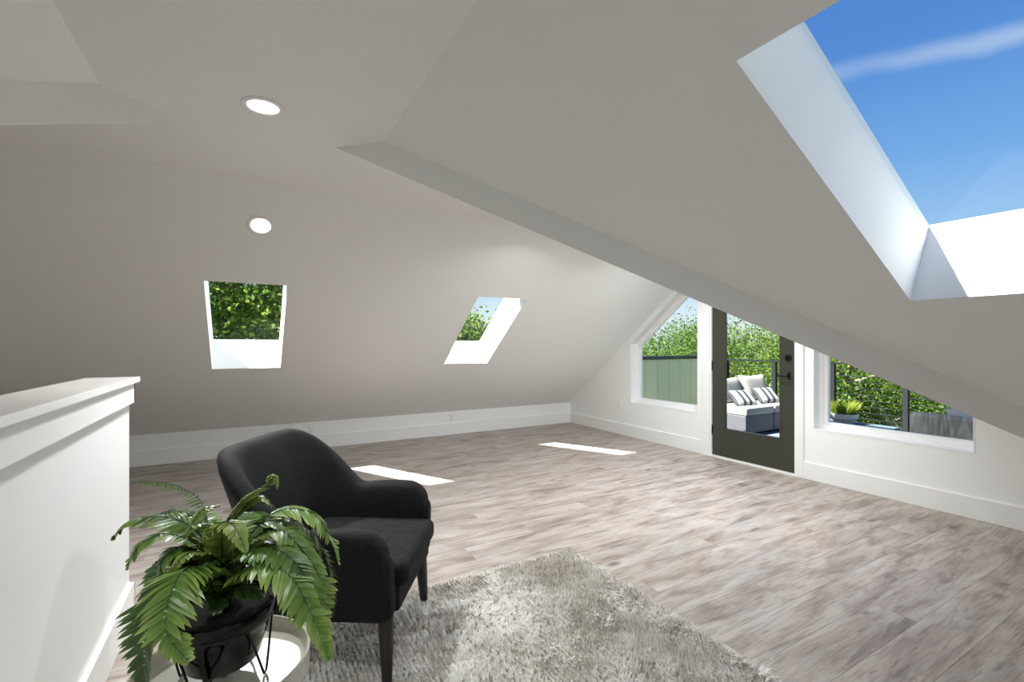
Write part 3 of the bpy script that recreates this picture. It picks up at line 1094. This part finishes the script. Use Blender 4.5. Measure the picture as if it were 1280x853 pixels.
mesh('seat_cushion', soft_box(-0.46, 0.075, -0.236, 0.236, 0.335, 0.425, crown=0.02), M['fabric'], chair, smooth=True, mods=[bevel(0.03, 4, 40)])
mesh('seat_base', box_vf := (lambda b: ([cw(v) for v in b[0]], b[1]))(box((-0.48, -0.24, 0.25), (0.045, 0.24, 0.345))), M['fabric'], chair, mods=[bevel(0.012, 3)])
for sx, sy in ((1, 1), (1, -1), (-1, 1), (-1, -1)):
    top = (0.0 if sx > 0 else -0.42, sy * (0.255 if sx > 0 else 0.22), 0.25)
    bot = (0.012 if sx > 0 else -0.50, sy * (0.275 if sx > 0 else 0.25), 0.0)
    mesh('leg', tube([cw(top), cw([(a + b) / 2 for a, b in zip(top, bot)]), cw(bot)], [0.029, 0.024, 0.017], 24), M['leg'], chair, smooth=False, mods=[bevel(0.001, 1)])

# ================================================================== tray table, plant stand, fern
TZ = 0.45
TC = Vector((-0.052, 1.318, 0))
TRr = 0.192
table = empty('side_table', TC, 'round cream tray-top side table under the fern, cut by the frame', 'side table')
mesh('tray', lathe([(0.01, TZ), (TRr - 0.022, TZ), (TRr - 0.012, TZ + 0.004), (TRr - 0.008, TZ + 0.012), (TRr - 0.006, TZ + 0.036), (TRr - 0.003, TZ + 0.038), (TRr, TZ + 0.036), (TRr, TZ - 0.008), (TRr - 0.006, TZ - 0.014), (0.01, TZ - 0.014)], TC, 72, close=True), M['cream'], table, smooth=False)
mesh('pedestal', lathe([(0.03, TZ - 0.014), (0.028, 0.05), (0.05, 0.025), (0.15, 0.014), (0.155, 0.0)], TC, 48), M['cream'], table, smooth=False)

PC = Vector((-0.052, 1.318, 0))
RINGZ, RINGR = 0.590, 0.108
stand = empty('plant_stand', PC + Vector((0, 0, TZ)), 'black wire plant stand with hairpin legs on the cream tray', 'plant stand')
ring_pts = [PC + Vector((RINGR * math.cos(a), RINGR * math.sin(a), RINGZ)) for a in [2 * math.pi * k / 48 for k in range(49)]]
mesh('ring', tube(ring_pts, 0.0028, 8, cap=False), M['black_metal'], stand, smooth=True)
right_ang = math.atan2(-ST, CT)
for k in range(4):
    a = right_ang + 0.05 + k * math.pi / 2
    g0, g1 = a - 0.60, a + 0.60
    foot = PC + Vector((0.098 * math.cos(a), 0.098 * math.sin(a), TZ + 0.004))
    tan = Vector((-math.sin(a), math.cos(a), 0))
    pA = PC + Vector((RINGR * math.cos(g0), RINGR * math.sin(g0), RINGZ))
    pB = PC + Vector((RINGR * math.cos(g1), RINGR * math.sin(g1), RINGZ))
    mesh('hairpin_leg', tube([pA, foot - tan * 0.010 + Vector((0, 0, 0.012)), foot - tan * 0.005 + Vector((0, 0, 0.001)), foot + tan * 0.005 + Vector((0, 0, 0.001)), foot + tan * 0.010 + Vector((0, 0, 0.012)), pB], 0.0028, 8), M['black_metal'], stand, smooth=True)
fa = right_ang - math.pi / 2 + 0.15
fd = Vector((math.cos(fa), math.sin(fa), 0))
ft = Vector((-fd.y, fd.x, 0))
strap = [PC + fd * r + Vector((0, 0, z)) for r, z in ((RINGR, RINGZ), (0.102, 0.54), (0.085, 0.497), (0.05, 0.487), (-0.05, 0.487), (-0.085, 0.497), (-0.102, 0.54), (-RINGR, RINGZ))]
SV, SF = [], []
for p in strap:
    SV += [tuple(p - ft * 0.006), tuple(p + ft * 0.006), tuple(p + ft * 0.006 - Vector((0, 0, 0.002))), tuple(p - ft * 0.006 - Vector((0, 0, 0.002)))]
for i in range(len(strap) - 1):
    for k in range(4):
        SF.append((i * 4 + k, i * 4 + (k + 1) % 4, i * 4 + 4 + (k + 1) % 4, i * 4 + 4 + k))
mesh('strap', (SV, SF), M['black_metal'], stand)

fern = empty('potted_fern', PC + Vector((0, 0, 0.49)), 'green potted fern with arching fronds in a glossy black pot', 'potted plant')
mesh('pot', lathe([(0.008, 0.49), (0.070, 0.49), (0.078, 0.496), (0.098, 0.56), (0.103, 0.588), (0.112, 0.592), (0.116, 0.597), (0.116, 0.622), (0.113, 0.626), (0.108, 0.624), (0.106, 0.600), (0.008, 0.598)], PC, 64, close=True), M['pot'], fern, smooth=True)
mesh('soil', lathe([(0.104, 0.600), (0.106, 0.606), (0.07, 0.612), (0.01, 0.615)], PC, 40), M['soil'], fern, smooth=True)


def frond(pts, W, seed, npin=30, lift=0.0, start=0.12, tint=0.5, twist=0.0, curl=0.3, slim=1.0):
    """pts: points of the stem; W: leaflet length at the widest place"""
    rg = random.Random(seed)
    C = bez(pts, 60)
    L = [0.0]
    for a, b in zip(C[:-1], C[1:]): L.append(L[-1] + (b - a).length)
    tot = L[-1]
    def ev(t):
        s = t * tot
        i = 0
        while i < 58 and L[i + 1] < s: i += 1
        k = (s - L[i]) / max(1e-9, L[i + 1] - L[i])
        return C[i].lerp(C[i + 1], k), (C[min(i + 2, 59)] - C[max(i - 1, 0)]).normalized()
    rd = (C[40] - C[0]); rd.z = 0
    rd = rd.normalized() if rd.length > 0.01 else Vector((1, 0, 0))
    side = Vector((0, 0, 1)).cross(rd).normalized()
    V, Fc, TI = [], [], []
    sp = tot * (1 - start) / npin
    for j in range(npin):
        t = start + (1 - start) * (j + 0.5) / npin
        q = (j + 0.5) / npin
        prof = min(1.0, 0.30 + q * 3.2) * (1 - max(0, (q - 0.45) / 0.55) ** 1.7 * 0.86)
        p, T = ev(t)
        S = (side - T * side.dot(T)).normalized()
        Nn = S.cross(T).normalized()
        if Nn.z < -0.2 and abs(T.z) < 0.9: Nn = -Nn
        if twist:
            R_ = Matrix.Rotation(twist * t, 3, T)
            S, Nn = R_ @ S, R_ @ Nn
        for sd in (1, -1):
            ln_ = W * prof * rg.uniform(0.9, 1.1)
            ang = math.radians(18 + 22 * q + rg.uniform(-6, 6))
            D = (S * sd * math.cos(ang) + T * math.sin(ang)).normalized()
            B = (T - D * T.dot(D)).normalized()
            up = D.cross(B) * (1 if D.cross(B).dot(Nn) > 0 else -1)
            rl = rg.uniform(-0.35, 0.35)
            B2 = (B * math.cos(rl) + up * math.sin(rl)).normalized()
            hw2 = sp * 0.62 * slim
            k0 = len(V)
            p0 = p + T * rg.uniform(-0.1, 0.1) * sp
            for s_, w_ in ((0.0, 0.55), (0.22, 1.0), (0.55, 0.92), (0.82, 0.58)):
                c = p0 + D * ln_ * s_ + up * (lift * ln_ * s_ - curl * ln_ * s_ * s_) + T * 0.12 * ln_ * s_ * s_
                V.append(tuple(c - B2 * hw2 * w_)); V.append(tuple(c - up * 0.0012 * (1 - s_))); V.append(tuple(c + B2 * hw2 * w_))
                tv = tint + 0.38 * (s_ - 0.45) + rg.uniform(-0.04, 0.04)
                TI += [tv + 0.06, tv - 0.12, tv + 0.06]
            c = p0 + D * ln_ + up * (lift * ln_ - curl * ln_) + T * 0.14 * ln_
            V.append(tuple(c)); TI.append(tint + 0.25)
            for r_ in range(3):
                a = k0 + r_ * 3
                Fc += [(a, a + 1, a + 4, a + 3), (a + 1, a + 2, a + 5, a + 4)]
            a = k0 + 9
            Fc += [(a, a + 1, a + 3), (a + 1, a + 2, a + 3)]
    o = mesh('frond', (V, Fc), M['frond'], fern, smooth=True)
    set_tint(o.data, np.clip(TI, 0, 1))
    n = len(C)
    mesh('stem', tube(C, [0.0017 * (1 - 0.72 * i / n) for i in range(n)], 6), M['stem'], o, smooth=True)
    return o


crown = PC + Vector((0, 0, 0.607))


def fr(px, W, seed, **kw):
    """stem from the crown through (pixel u, pixel v, depth) points"""
    pts = [at(*p) for p in px]
    k = Vector((random.uniform(-0.025, 0.025), random.uniform(-0.025, 0.025), 0))
    frond([crown + k] + pts, W, seed, **kw)


fr([(262, 668, 1.16), (249, 625, 1.21), (220, 607, 1.25), (188, 602, 1.28), (163, 603, 1.30)], 0.022, 1, npin=29, start=0.36, tint=0.48, slim=0.5, curl=0.9, twist=0.3)
fr([(258, 680, 1.12), (222, 650, 1.10), (182, 647, 1.09), (155, 656, 1.07), (143, 674, 1.06)], 0.056, 2, npin=34, start=0.21, tint=0.50)
fr([(252, 690, 1.07), (213, 668, 1.02), (184, 675, 0.99), (167, 692, 0.97), (160, 712, 0.96)], 0.045, 3, npin=32, start=0.22, tint=0.52)
fr([(268, 700, 1.05), (246, 690, 1.0), (228, 697, 0.97), (214, 714, 0.96)], 0.036, 4, npin=25, start=0.22, tint=0.78)
fr([(255, 712, 1.03), (228, 715, 0.95), (211, 752, 0.90), (208, 792, 0.88), (235, 826, 0.87)], 0.070, 5, npin=39, start=0.17, tint=0.58)
fr([(240, 715, 1.04), (205, 720, 0.99), (188, 756, 0.96), (180, 806, 0.95), (181, 870, 0.95)], 0.062, 6, npin=39, start=0.19, tint=0.38)
fr([(272, 690, 1.13), (285, 650, 1.14), (306, 622, 1.13), (328, 609, 1.12), (341, 600, 1.12)], 0.048, 7, npin=29, start=0.19, tint=0.75, twist=-0.5)
fr([(278, 690, 1.06), (279, 654, 1.02), (294, 660, 0.97), (308, 690, 0.95)], 0.039, 8, npin=25, start=0.26, tint=0.85)
fr([(310, 680, 1.14), (345, 640, 1.17), (385, 640, 1.19), (410, 665, 1.19), (423, 705, 1.18)], 0.059, 9, npin=36, start=0.19, tint=0.58)
fr([(305, 690, 1.10), (345, 662, 1.10), (380, 690, 1.09), (402, 730, 1.08), (407, 790, 1.08)], 0.060, 10, npin=39, start=0.17, tint=0.55)
fr([(292, 725, 1.06), (322, 706, 1.02), (360, 718, 1.0), (386, 760, 0.99), (411, 825, 0.99)], 0.060, 11, npin=39, start=0.17, tint=0.60)
fr([(285, 680, 1.12), (300, 640, 1.14), (325, 622, 1.15), (345, 635, 1.16)], 0.039, 12, npin=25, start=0.22, tint=0.66)
fr([(262, 690, 1.09), (240, 665, 1.08), (250, 640, 1.09), (275, 632, 1.10)], 0.036, 13, npin=23, start=0.22, tint=0.7)
fr([(245, 705, 1.07), (215, 695, 1.06), (192, 706, 1.05), (182, 728, 1.05)], 0.045, 14, npin=27, start=0.19, tint=0.3)
fr([(300, 700, 1.14), (340, 670, 1.2), (378, 664, 1.23), (405, 690, 1.24)], 0.053, 15, npin=29, start=0.19, tint=0.42)
fr([(270, 690, 1.16), (262, 655, 1.22), (240, 640, 1.28), (215, 650, 1.33)], 0.050, 16, npin=29, start=0.19, tint=0.38)
fr([(285, 690, 1.17), (300, 650, 1.24), (320, 640, 1.30), (338, 655, 1.34)], 0.050, 17, npin=29, start=0.19, tint=0.40)
fr([(280, 715, 1.07), (270, 700, 1.03), (255, 712, 0.99), (250, 740, 0.97)], 0.036, 18, npin=23, start=0.19, tint=0.32)
fr([(290, 712, 1.09), (310, 690, 1.05), (332, 700, 1.02), (345, 730, 1.01)], 0.042, 19, npin=25, start=0.19, tint=0.35)
fr([(268, 712, 1.10), (250, 690, 1.06), (226, 690, 1.03), (212, 705, 1.02)], 0.042, 20, npin=25, start=0.19, tint=0.35)
fr([(300, 690, 1.12), (328, 655, 1.12), (352, 655, 1.12), (370, 680, 1.12)], 0.048, 21, npin=27, start=0.19, tint=0.48)
fr([(276, 700, 1.08), (262, 660, 1.05), (246, 655, 1.02), (232, 668, 1.0)], 0.036, 22, npin=23, start=0.22, tint=0.62)
fr([(298, 700, 1.08), (334, 684, 1.05), (370, 704, 1.03), (392, 748, 1.02), (394, 806, 1.02)], 0.052, 31, npin=36, start=0.2, tint=0.40)
fr([(305, 690, 1.15), (350, 650, 1.20), (392, 668, 1.22), (412, 715, 1.22), (416, 768, 1.22)], 0.052, 32, npin=34, start=0.2, tint=0.36)
fr([(262, 700, 1.08), (230, 684, 1.04), (203, 700, 1.01), (190, 738, 1.0), (192, 775, 1.0)], 0.042, 33, npin=32, start=0.2, tint=0.42)
fr([(268, 685, 1.13), (240, 645, 1.16), (205, 640, 1.18), (176, 660, 1.19)], 0.042, 34, npin=30, start=0.2, tint=0.40)
# dense young fronds round the crown
for k in range(12):
    a = k * 2.399 + 0.4
    r1, hz = random.uniform(0.05, 0.10), random.uniform(0.06, 0.15)
    dr = Vector((math.cos(a), math.sin(a), 0))
    frond([crown + dr * 0.015, crown + dr * r1 * 0.45 + Vector((0, 0, hz * 0.8)), crown + dr * r1 + Vector((0, 0, hz)), crown + dr * r1 * 1.6 + Vector((0, 0, hz * 0.75))],
          random.uniform(0.028, 0.040), 60 + k, npin=20, start=0.12, tint=random.uniform(0.15, 0.5))
# coiled young tips
for (u0, v0, d0, r0, sd) in ((340, 601, 1.12, 0.014, 1), (262, 668, 1.0, 0.013, -1)):
    c0 = at(u0, v0, d0)
    ex, ez = Vector((CT, -ST, 0)) * sd, Vector((0, 0, 1))
    for w_ in (0.0, 0.5):
        sp_pts = [c0 + (ex * math.cos(a) + ez * math.sin(a)) * (r0 * (1 - a / 14.0)) + Vector((ST, CT, 0)) * (0.004 * math.sin(a * 1.7 + w_ * 6)) for a in [w_ + k * 0.45 for k in range(20)]]
        V, Fc = tube(bez([c0 + ex * r0 * 0.9 - ez * r0 * 1.5] + sp_pts, 60), [0.0022 + 0.0010 * math.sin(k * 1.1) for k in range(60)], 6)
        o = mesh('curled_tip', (V, Fc), M['frond'], fern, smooth=True)
        set_tint(o.data, [0.75] * len(V))

# ================================================================== the deck outside
DKZ, DX1, DY0, DY1 = -0.06, 8.0, -1.2, 5.7
deck = mesh('deck', box((XG + WT + 0.003, DY0, DKZ - 0.2), (DX1 + 0.05, DY1 + 0.05, DKZ - 0.03)), M['subfloor'])
tag(deck, 'blue-grey boarded roof deck outside the glazed door', 'deck', kind='structure')
bw = 0.145
nb = int((DX1 - (XG + WT)) / bw) + 1
bm_v = box((-bw / 2 + 0.003, -(DY1 - DY0) / 2, -0.03), (bw / 2 - 0.003, (DY1 - DY0) / 2, 0))
board_me = bpy.data.meshes.new('deck_board')
board_me.from_pydata(bm_v[0], [], bm_v[1])
board_me.materials.append(M['deckboard'])
for k in range(nb):
    o = bpy.data.objects.new('deck_board', board_me)
    COL.objects.link(o)
    o.parent = deck
    o.location = Vector((XG + WT + 0.003 + bw * (k + 0.5), (DY0 + DY1) / 2, DKZ)) - WL['deck']

fence = empty('panel_fence', (6.35, DY1, DKZ), 'pale green board fence with a dark cap outside the left window', 'fence')
pw = 0.285
x = XG + WT + 0.05
while x < DX1 - 0.1:
    mesh('panel', box((x + 0.003, DY1, DKZ), (min(x + pw, DX1 - 0.05) - 0.003, DY1 + 0.02, 1.0)), M['siding'], fence, mods=[bevel(0.004, 1)])
    x += pw
mesh('backing_board', box((XG + WT + 0.05, DY1 + 0.02, DKZ), (DX1 - 0.05, DY1 + 0.035, 1.0)), M['rail_cap'], fence)
mesh('cap', box((XG + WT + 0.05, DY1 - 0.03, 1.0), (DX1 - 0.05, DY1 + 0.06, 1.06)), M['rail_cap'], fence)

rail = empty('cable_railing', (DX1, 2.2, DKZ), 'dark grey cable railing along the outer edge of the deck', 'railing')
for k in range(8):
    y = DY1 - 0.02 - 0.93 * k if k else DY1 - 0.02
    if y < DY0: break
    mesh('post', box((DX1 - 0.03, y - 0.03, DKZ), (DX1 + 0.03, y + 0.03, 0.985)), M['rail'], rail)
mesh('top_rail', box((DX1 - 0.035, DY0, 0.955), (DX1 + 0.035, DY1, 0.985)), M['rail'], rail)
for k in range(10):
    z = 0.865 - 0.09 * k
    mesh('cable', tube([(DX1, DY0, z), (DX1, DY1, z)], 0.006, 6), M['rail'], rail)

# sofa modules
SX, SYf, SYb = 6.20, 4.10, 4.84
for i, (xa, xb, lb) in enumerate(((SX, SX + 0.68, 'grey wicker sofa module with a cream seat, nearer the door'), (SX + 0.70, SX + 1.40, 'grey wicker sofa module with a cream seat, beside the railing'))):
    s = empty('sofa_module', ((xa + xb) / 2, (SYf + SYb) / 2, DKZ), lb, 'outdoor sofa', 'outdoor sofa modules')
    mesh('wicker_base', box((xa, SYf, DKZ + 0.03), (xb, SYb, 0.225)), M['wicker'], s, mods=[bevel(0.01, 2)])
    mesh('wicker_back', box((xa, SYb - 0.06, 0.225), (xb, SYb, 0.52)), M['wicker'], s, mods=[bevel(0.01, 2)])
    mesh('seat_cushion', soft_box(xa, xb, SYf - 0.01, SYb - 0.07, 0.225, 0.34, 0.008, f=lambda p: p), M['cream_cushion'], s, smooth=True, mods=[bevel(0.02, 3, 40)])
    for lx in (xa + 0.04, xb - 0.04):
        for ly in (SYf + 0.04, SYb - 0.04):
            mesh('foot', box((lx - 0.02, ly - 0.02, DKZ), (lx + 0.02, ly + 0.02, DKZ + 0.03)), M['rail'], s)


def pillow(name, c, w, h, t, rz, tilt, mat, label, group, stripes=False, roll=0.0):
    n = 16
    V, Fc, TI = [], [], []
    R_ = Matrix.Rotation(rz, 3, 'Z') @ Matrix.Rotation(tilt, 3, 'X') @ Matrix.Rotation(roll, 3, 'Y')
    for sgn in (1, -1):
        for i in range(n + 1):
            for j in range(n + 1):
                a, b = i / n * 2 - 1, j / n * 2 - 1
                e = (1 - a ** 4) * (1 - b ** 4)
                pin = 1 - 0.10 * (1 - abs(a)) * abs(b) ** 3
                pin2 = 1 - 0.10 * (1 - abs(b)) * abs(a) ** 3
                p = Vector((a * w / 2 * pin2, sgn * t / 2 * e ** 0.5, b * h / 2 * pin))
                V.append(tuple(Vector(c) + R_ @ p)); TI.append((a + 1) / 2)
    m = (n + 1) ** 2
    for i in range(n):
        for j in range(n):
            q = (i * (n + 1) + j, (i + 1) * (n + 1) + j, (i + 1) * (n + 1) + j + 1, i * (n + 1) + j + 1)
            Fc.append(q[::-1]); Fc.append(tuple(k + m for k in q))
    o = mesh(name, (V, Fc), mat, smooth=True)
    if stripes: set_tint(o.data, TI)
    return tag(o, label, 'pillow', group)


pillow('back_pillow', (6.62, 4.66, 0.530), 0.62, 0.42, 0.15, 0.05, -0.30, M['cream_cushion'], 'large cream back pillow, left of the two on the outdoor sofa', 'cream back pillows')
pillow('back_pillow', (7.26, 4.66, 0.545), 0.64, 0.44, 0.15, -0.05, -0.30, M['cream_cushion'], 'large cream back pillow, right of the two on the outdoor sofa', 'cream back pillows')
pillow('striped_pillow', (6.50, 4.36, 0.445), 0.44, 0.30, 0.11, -0.12, -0.80, M['stripe'], 'white pillow with dark stripes, left one on the outdoor sofa', 'striped pillows', True, 0.0)
pillow('striped_pillow', (7.10, 4.36, 0.455), 0.44, 0.30, 0.11, -0.12, -0.75, M['stripe'], 'white pillow with dark stripes, right one on the outdoor sofa', 'striped pillows', True, 0.0)

# low table with a bowl of grass
gb = at(1055, 530, 5.75); TT = gb.z
tb_ = empty('deck_table', (gb.x + 0.02, gb.y - 0.16, DKZ), 'low blue painted deck table outside the right window', 'table')
mesh('table_top', box((gb.x - 0.26, gb.y - 0.46, TT - 0.035), (gb.x + 0.30, gb.y + 0.30, TT)), M['teal'], tb_, mods=[bevel(0.006, 2)])
for lx in (gb.x - 0.22, gb.x + 0.26):
    for ly in (gb.y - 0.42, gb.y + 0.26):
        mesh('leg', box((lx - 0.025, ly - 0.025, DKZ), (lx + 0.025, ly + 0.025, TT - 0.035)), M['teal'], tb_)
gb.z += 0.001
gp_ = empty('potted_grass', gb, 'yellow-green ornamental grass in a white fluted bowl on the deck table', 'potted plant')
V, Fc = lathe([(0.01, 0.0), (0.08, 0.0), (0.09, 0.01), (0.138, 0.075), (0.150, 0.125), (0.146, 0.130), (0.136, 0.122), (0.125, 0.09), (0.01, 0.088)], (0, 0, 0), 64, close=True)
V = [(v[0] * (1 + (0.015 if (i % 64) % 4 < 2 else -0.01)) + gb.x, v[1] * (1 + (0.015 if (i % 64) % 4 < 2 else -0.01)) + gb.y, v[2] + gb.z) for i, v in enumerate(V)]
mesh('bowl', (V, Fc), M['bowl'], gp_)
V, Fc, TI = [], [], []
for k in range(420):
    a, r = random.uniform(0, 6.283), 0.12 * math.sqrt(random.random())
    b = gb + Vector((r * math.cos(a), r * math.sin(a), 0.085))
    out = Vector((math.cos(a), math.sin(a), 0)) * random.uniform(0.01, 0.10) + Vector((random.uniform(-.03, .03), random.uniform(-.03, .03), 0))
    hgt = random.uniform(0.13, 0.225)
    wd = Vector((-math.sin(a + 1), math.cos(a + 1), 0)) * 0.004
    k0 = len(V)
    V += [tuple(b - wd), tuple(b + wd), tuple(b + out * 0.4 + Vector((0, 0, hgt * 0.6)) + wd * 0.8), tuple(b + out * 0.4 + Vector((0, 0, hgt * 0.6)) - wd * 0.8), tuple(b + out + Vector((0, 0, hgt)))]
    Fc += [(k0, k0 + 1, k0 + 2, k0 + 3), (k0 + 3, k0 + 2, k0 + 4)]
    t = random.random(); TI += [t * 0.5, t * 0.5, t, t, min(1, t + 0.3)]
o = mesh('grass_tuft', (V, Fc), M['grass'], gp_); set_tint(o.data, TI); o['kind'] = 'stuff'

# lounge chair seen from behind, close to the right window
lc = empty('lounge_chair', (5.40, 1.30, DKZ), 'dark grey outdoor lounge chair seen from behind through the right window', 'outdoor chair')
mesh('back_panel', box((5.00, 0.55, 0.02), (5.09, 1.79, 0.665)), M['slate'], lc, mods=[bevel(0.03, 4)])
mesh('seat', box((5.09, 0.63, 0.16), (5.75, 1.71, 0.36)), M['dark_cushion'], lc, mods=[bevel(0.03, 3)])
mesh('arm', box((5.05, 1.66, 0.02), (5.75, 1.79, 0.52)), M['slate'], lc, mods=[bevel(0.03, 3)])
mesh('arm', box((5.05, 0.55, 0.02), (5.75, 0.68, 0.52)), M['slate'], lc, mods=[bevel(0.03, 3)])
for lx in (5.06, 5.70):
    for ly in (0.62, 1.72):
        mesh('leg', tube([(lx, ly, DKZ), (lx, ly, 0.05)], 0.018, 10), M['rail'], lc)
pillow('grey_pillow', (5.22, 1.32, 0.56), 0.50, 0.42, 0.14, math.pi / 2 + 0.1, 0.25, M['grey_cushion'], 'pale grey pillow leaning on the dark outdoor lounge chair', None, roll=0.25)

# ================================================================== trees and ground
GZ = -3.4
grd = mesh('ground', box((-60, -60, GZ - 0.3), (80, 90, GZ)), M['ground'])
tag(grd, 'green ground cover far below the deck', 'ground', kind='structure')


def tree(label, base, top, rad, seed, nleaf=32000, leaf=0.075, mat='leaf', bark='bark', low=0.25, group='trees outside', trunk_pts=None, tr=0.12):
    rg = np.random.default_rng(seed)
    base, top = Vector(base), Vector(top)
    root = empty('tree', base, label, 'tree', group)
    H = top.z - base.z
    pts = trunk_pts or [base, base.lerp(top, 0.35) + Vector((rg.normal(0, .15), rg.normal(0, .15), 0)), base.lerp(top, 0.7) + Vector((rg.normal(0, .2), rg.normal(0, .2), 0)), top]
    C = bez(pts, 16)
    mesh('trunk', tube(C, [tr * (1 - 0.85 * i / 15) for i in range(16)], 8), M[bark], root, smooth=True)
    clumps = []
    nb_ = 16
    for k in range(nb_):
        t = low + (0.96 - low) * k / (nb_ - 1)
        p = C[int(t * 15)]
        a = k * 2.4 + rg.uniform(-.4, .4)
        rr = rad * (0.55 + 0.6 * math.sin(math.pi * min(1, (t - low) / (1 - low) * 0.8 + 0.18))) * rg.uniform(0.7, 1.05)
        e = p + Vector((math.cos(a) * rr, math.sin(a) * rr, rr * rg.uniform(0.1, 0.5)))
        m = p.lerp(e, 0.5) + Vector((rg.normal(0, .1), rg.normal(0, .1), rg.uniform(-.05, .2)))
        if k % 2 == 0:
            B = bez([p, m, e], 7)
            mesh('branch', tube(B, [0.04 * (1 - 0.8 * i / 6) * tr / 0.12 for i in range(7)], 6), M[bark], root, smooth=True)
        clumps += [tuple(e), tuple(p.lerp(e, 0.62)), tuple(e + Vector((rg.normal(0, .3), rg.normal(0, .3), rg.uniform(0, .35))))]
    clumps += [tuple(top)] * 2
    cl = np.array(clumps)
    w = rg.uniform(0.5, 1.5, len(cl)); w /= w.sum()
    idx = rg.choice(len(cl), nleaf, p=w)
    sig = rad * 0.24
    ce = cl[idx] + rg.normal(0, 1, (nleaf, 3)) * np.array([sig, sig, sig * 0.75])
    nrm = rg.normal(0, 1, (nleaf, 3)) + np.array([0, 0, 0.7])
    nrm /= np.linalg.norm(nrm, axis=1)[:, None]
    d = np.cross(nrm, rg.normal(0, 1, (nleaf, 3)))
    d /= np.linalg.norm(d, axis=1)[:, None]
    s = np.cross(nrm, d)
    ll = leaf * rg.uniform(0.6, 1.25, nleaf)[:, None]
    v0 = ce - d * ll * 0.5
    v1 = ce - d * ll * 0.05 + s * ll * 0.30 + nrm * ll * 0.06
    v2 = ce + d * ll * 0.5 - nrm * ll * 0.08
    v3 = ce - d * ll * 0.05 - s * ll * 0.30 + nrm * ll * 0.06
    V = np.stack([v0, v1, v2, v3], 1).reshape(-1, 3)
    q = np.arange(nleaf) * 4
    Fc = np.concatenate([np.stack([q, q + 1, q + 2], 1), np.stack([q, q + 2, q + 3], 1)])
    c = np.array(base)
    me = bpy.data.meshes.new('foliage')
    me.vertices.add(len(V)); me.vertices.foreach_set('co', (V - c).astype(np.float32).ravel())
    me.loops.add(len(Fc) * 3); me.polygons.add(len(Fc))
    me.loops.foreach_set('vertex_index', Fc.astype(np.int32).ravel())
    me.polygons.foreach_set('loop_start', (np.arange(len(Fc)) * 3).astype(np.int32))
    me.update(calc_edges=True)
    set_tint(me, np.repeat(np.clip(rg.normal(0.5, 0.24, nleaf), 0, 1), 4))
    me.materials.append(M[mat])
    o = bpy.data.objects.new('foliage', me)
    COL.objects.link(o)
    o.parent = root
    o['kind'] = 'stuff'
    return root


# beyond the deck
tree('dense green tree behind the green fence, seen in the left window', (10.6, 9.6, GZ), (10.6, 9.6, 0.55), 2.1, 11)
tree('tree behind the fence top at the edge of the left window', (13.0, 10.8, GZ), (13.0, 10.8, 1.3), 2.2, 12)
tree('green tree behind the sofa pillows, left part of the door glass', (13.2, 8.0, GZ), (13.2, 8.0, 1.2), 2.2, 13, mat='leaf_pale')
tree('green tree behind the railing, right part of the door glass', (12.6, 5.6, GZ), (12.6, 5.6, 0.7), 2.2, 14, bark='pale_bark')
tree('yellow-green tree behind the potted grass in the right window', (15.0, 4.2, GZ), (15.0, 4.4, 1.3), 2.2, 15, mat='leaf_pale')
tree('green tree behind the lounge chair in the right window', (15.2, 1.0, GZ), (15.2, 1.2, 1.3), 2.3, 16)
tree('tall pale-barked tree far behind the glazed door', (17.0, 8.6, GZ), (17.0, 8.6, 1.2), 2.4, 18, mat='leaf_pale', bark='pale_bark')
tree('leaning bare-limbed tree with pale bark crossing the right window', at(1150, 585, 9.6), at(1040, 452, 9.6), 0.9, 17, nleaf=1400, leaf=0.09, mat='leaf_pale', bark='pale_bark', low=0.3,
     trunk_pts=[at(1165, 610, 9.6), at(1125, 545, 9.6), at(1090, 505, 9.5), at(1062, 478, 9.4), at(1042, 455, 9.3)], tr=0.16)
tree('low leafy tree below the railing outside the door', (11.0, 6.8, GZ), (11.0, 6.8, 0.2), 2.0, 19, nleaf=32000, mat='leaf_pale')
tree('low leafy tree below the railing outside the right window', (14.2, 2.4, GZ), (14.2, 2.4, -0.3), 2.0, 20, nleaf=32000, mat='leaf_pale')
# beyond the far slope
tree('tall leafy tree filling the skylight nearer the half wall', (-0.2, 13.0, GZ), (-0.2, 13.0, 5.0), 2.3, 21, mat='leaf_pale', nleaf=32000, leaf=0.125)
tree('leafy tree at the left edge of the skylight nearer the half wall', (-3.2, 14.5, GZ), (-3.2, 14.5, 4.6), 2.5, 22, nleaf=32000, leaf=0.125)
tree('background tree between the two far skylights', (1.5, 17.0, GZ), (1.5, 17.0, 5.0), 2.4, 23, nleaf=32000, leaf=0.125, mat='leaf_pale')
tree('green tree under the sky in the skylight nearer the gable', (5.1, 12.2, GZ), (5.1, 12.2, 1.6), 1.7, 24, nleaf=32000, leaf=0.125, mat='leaf_pale')
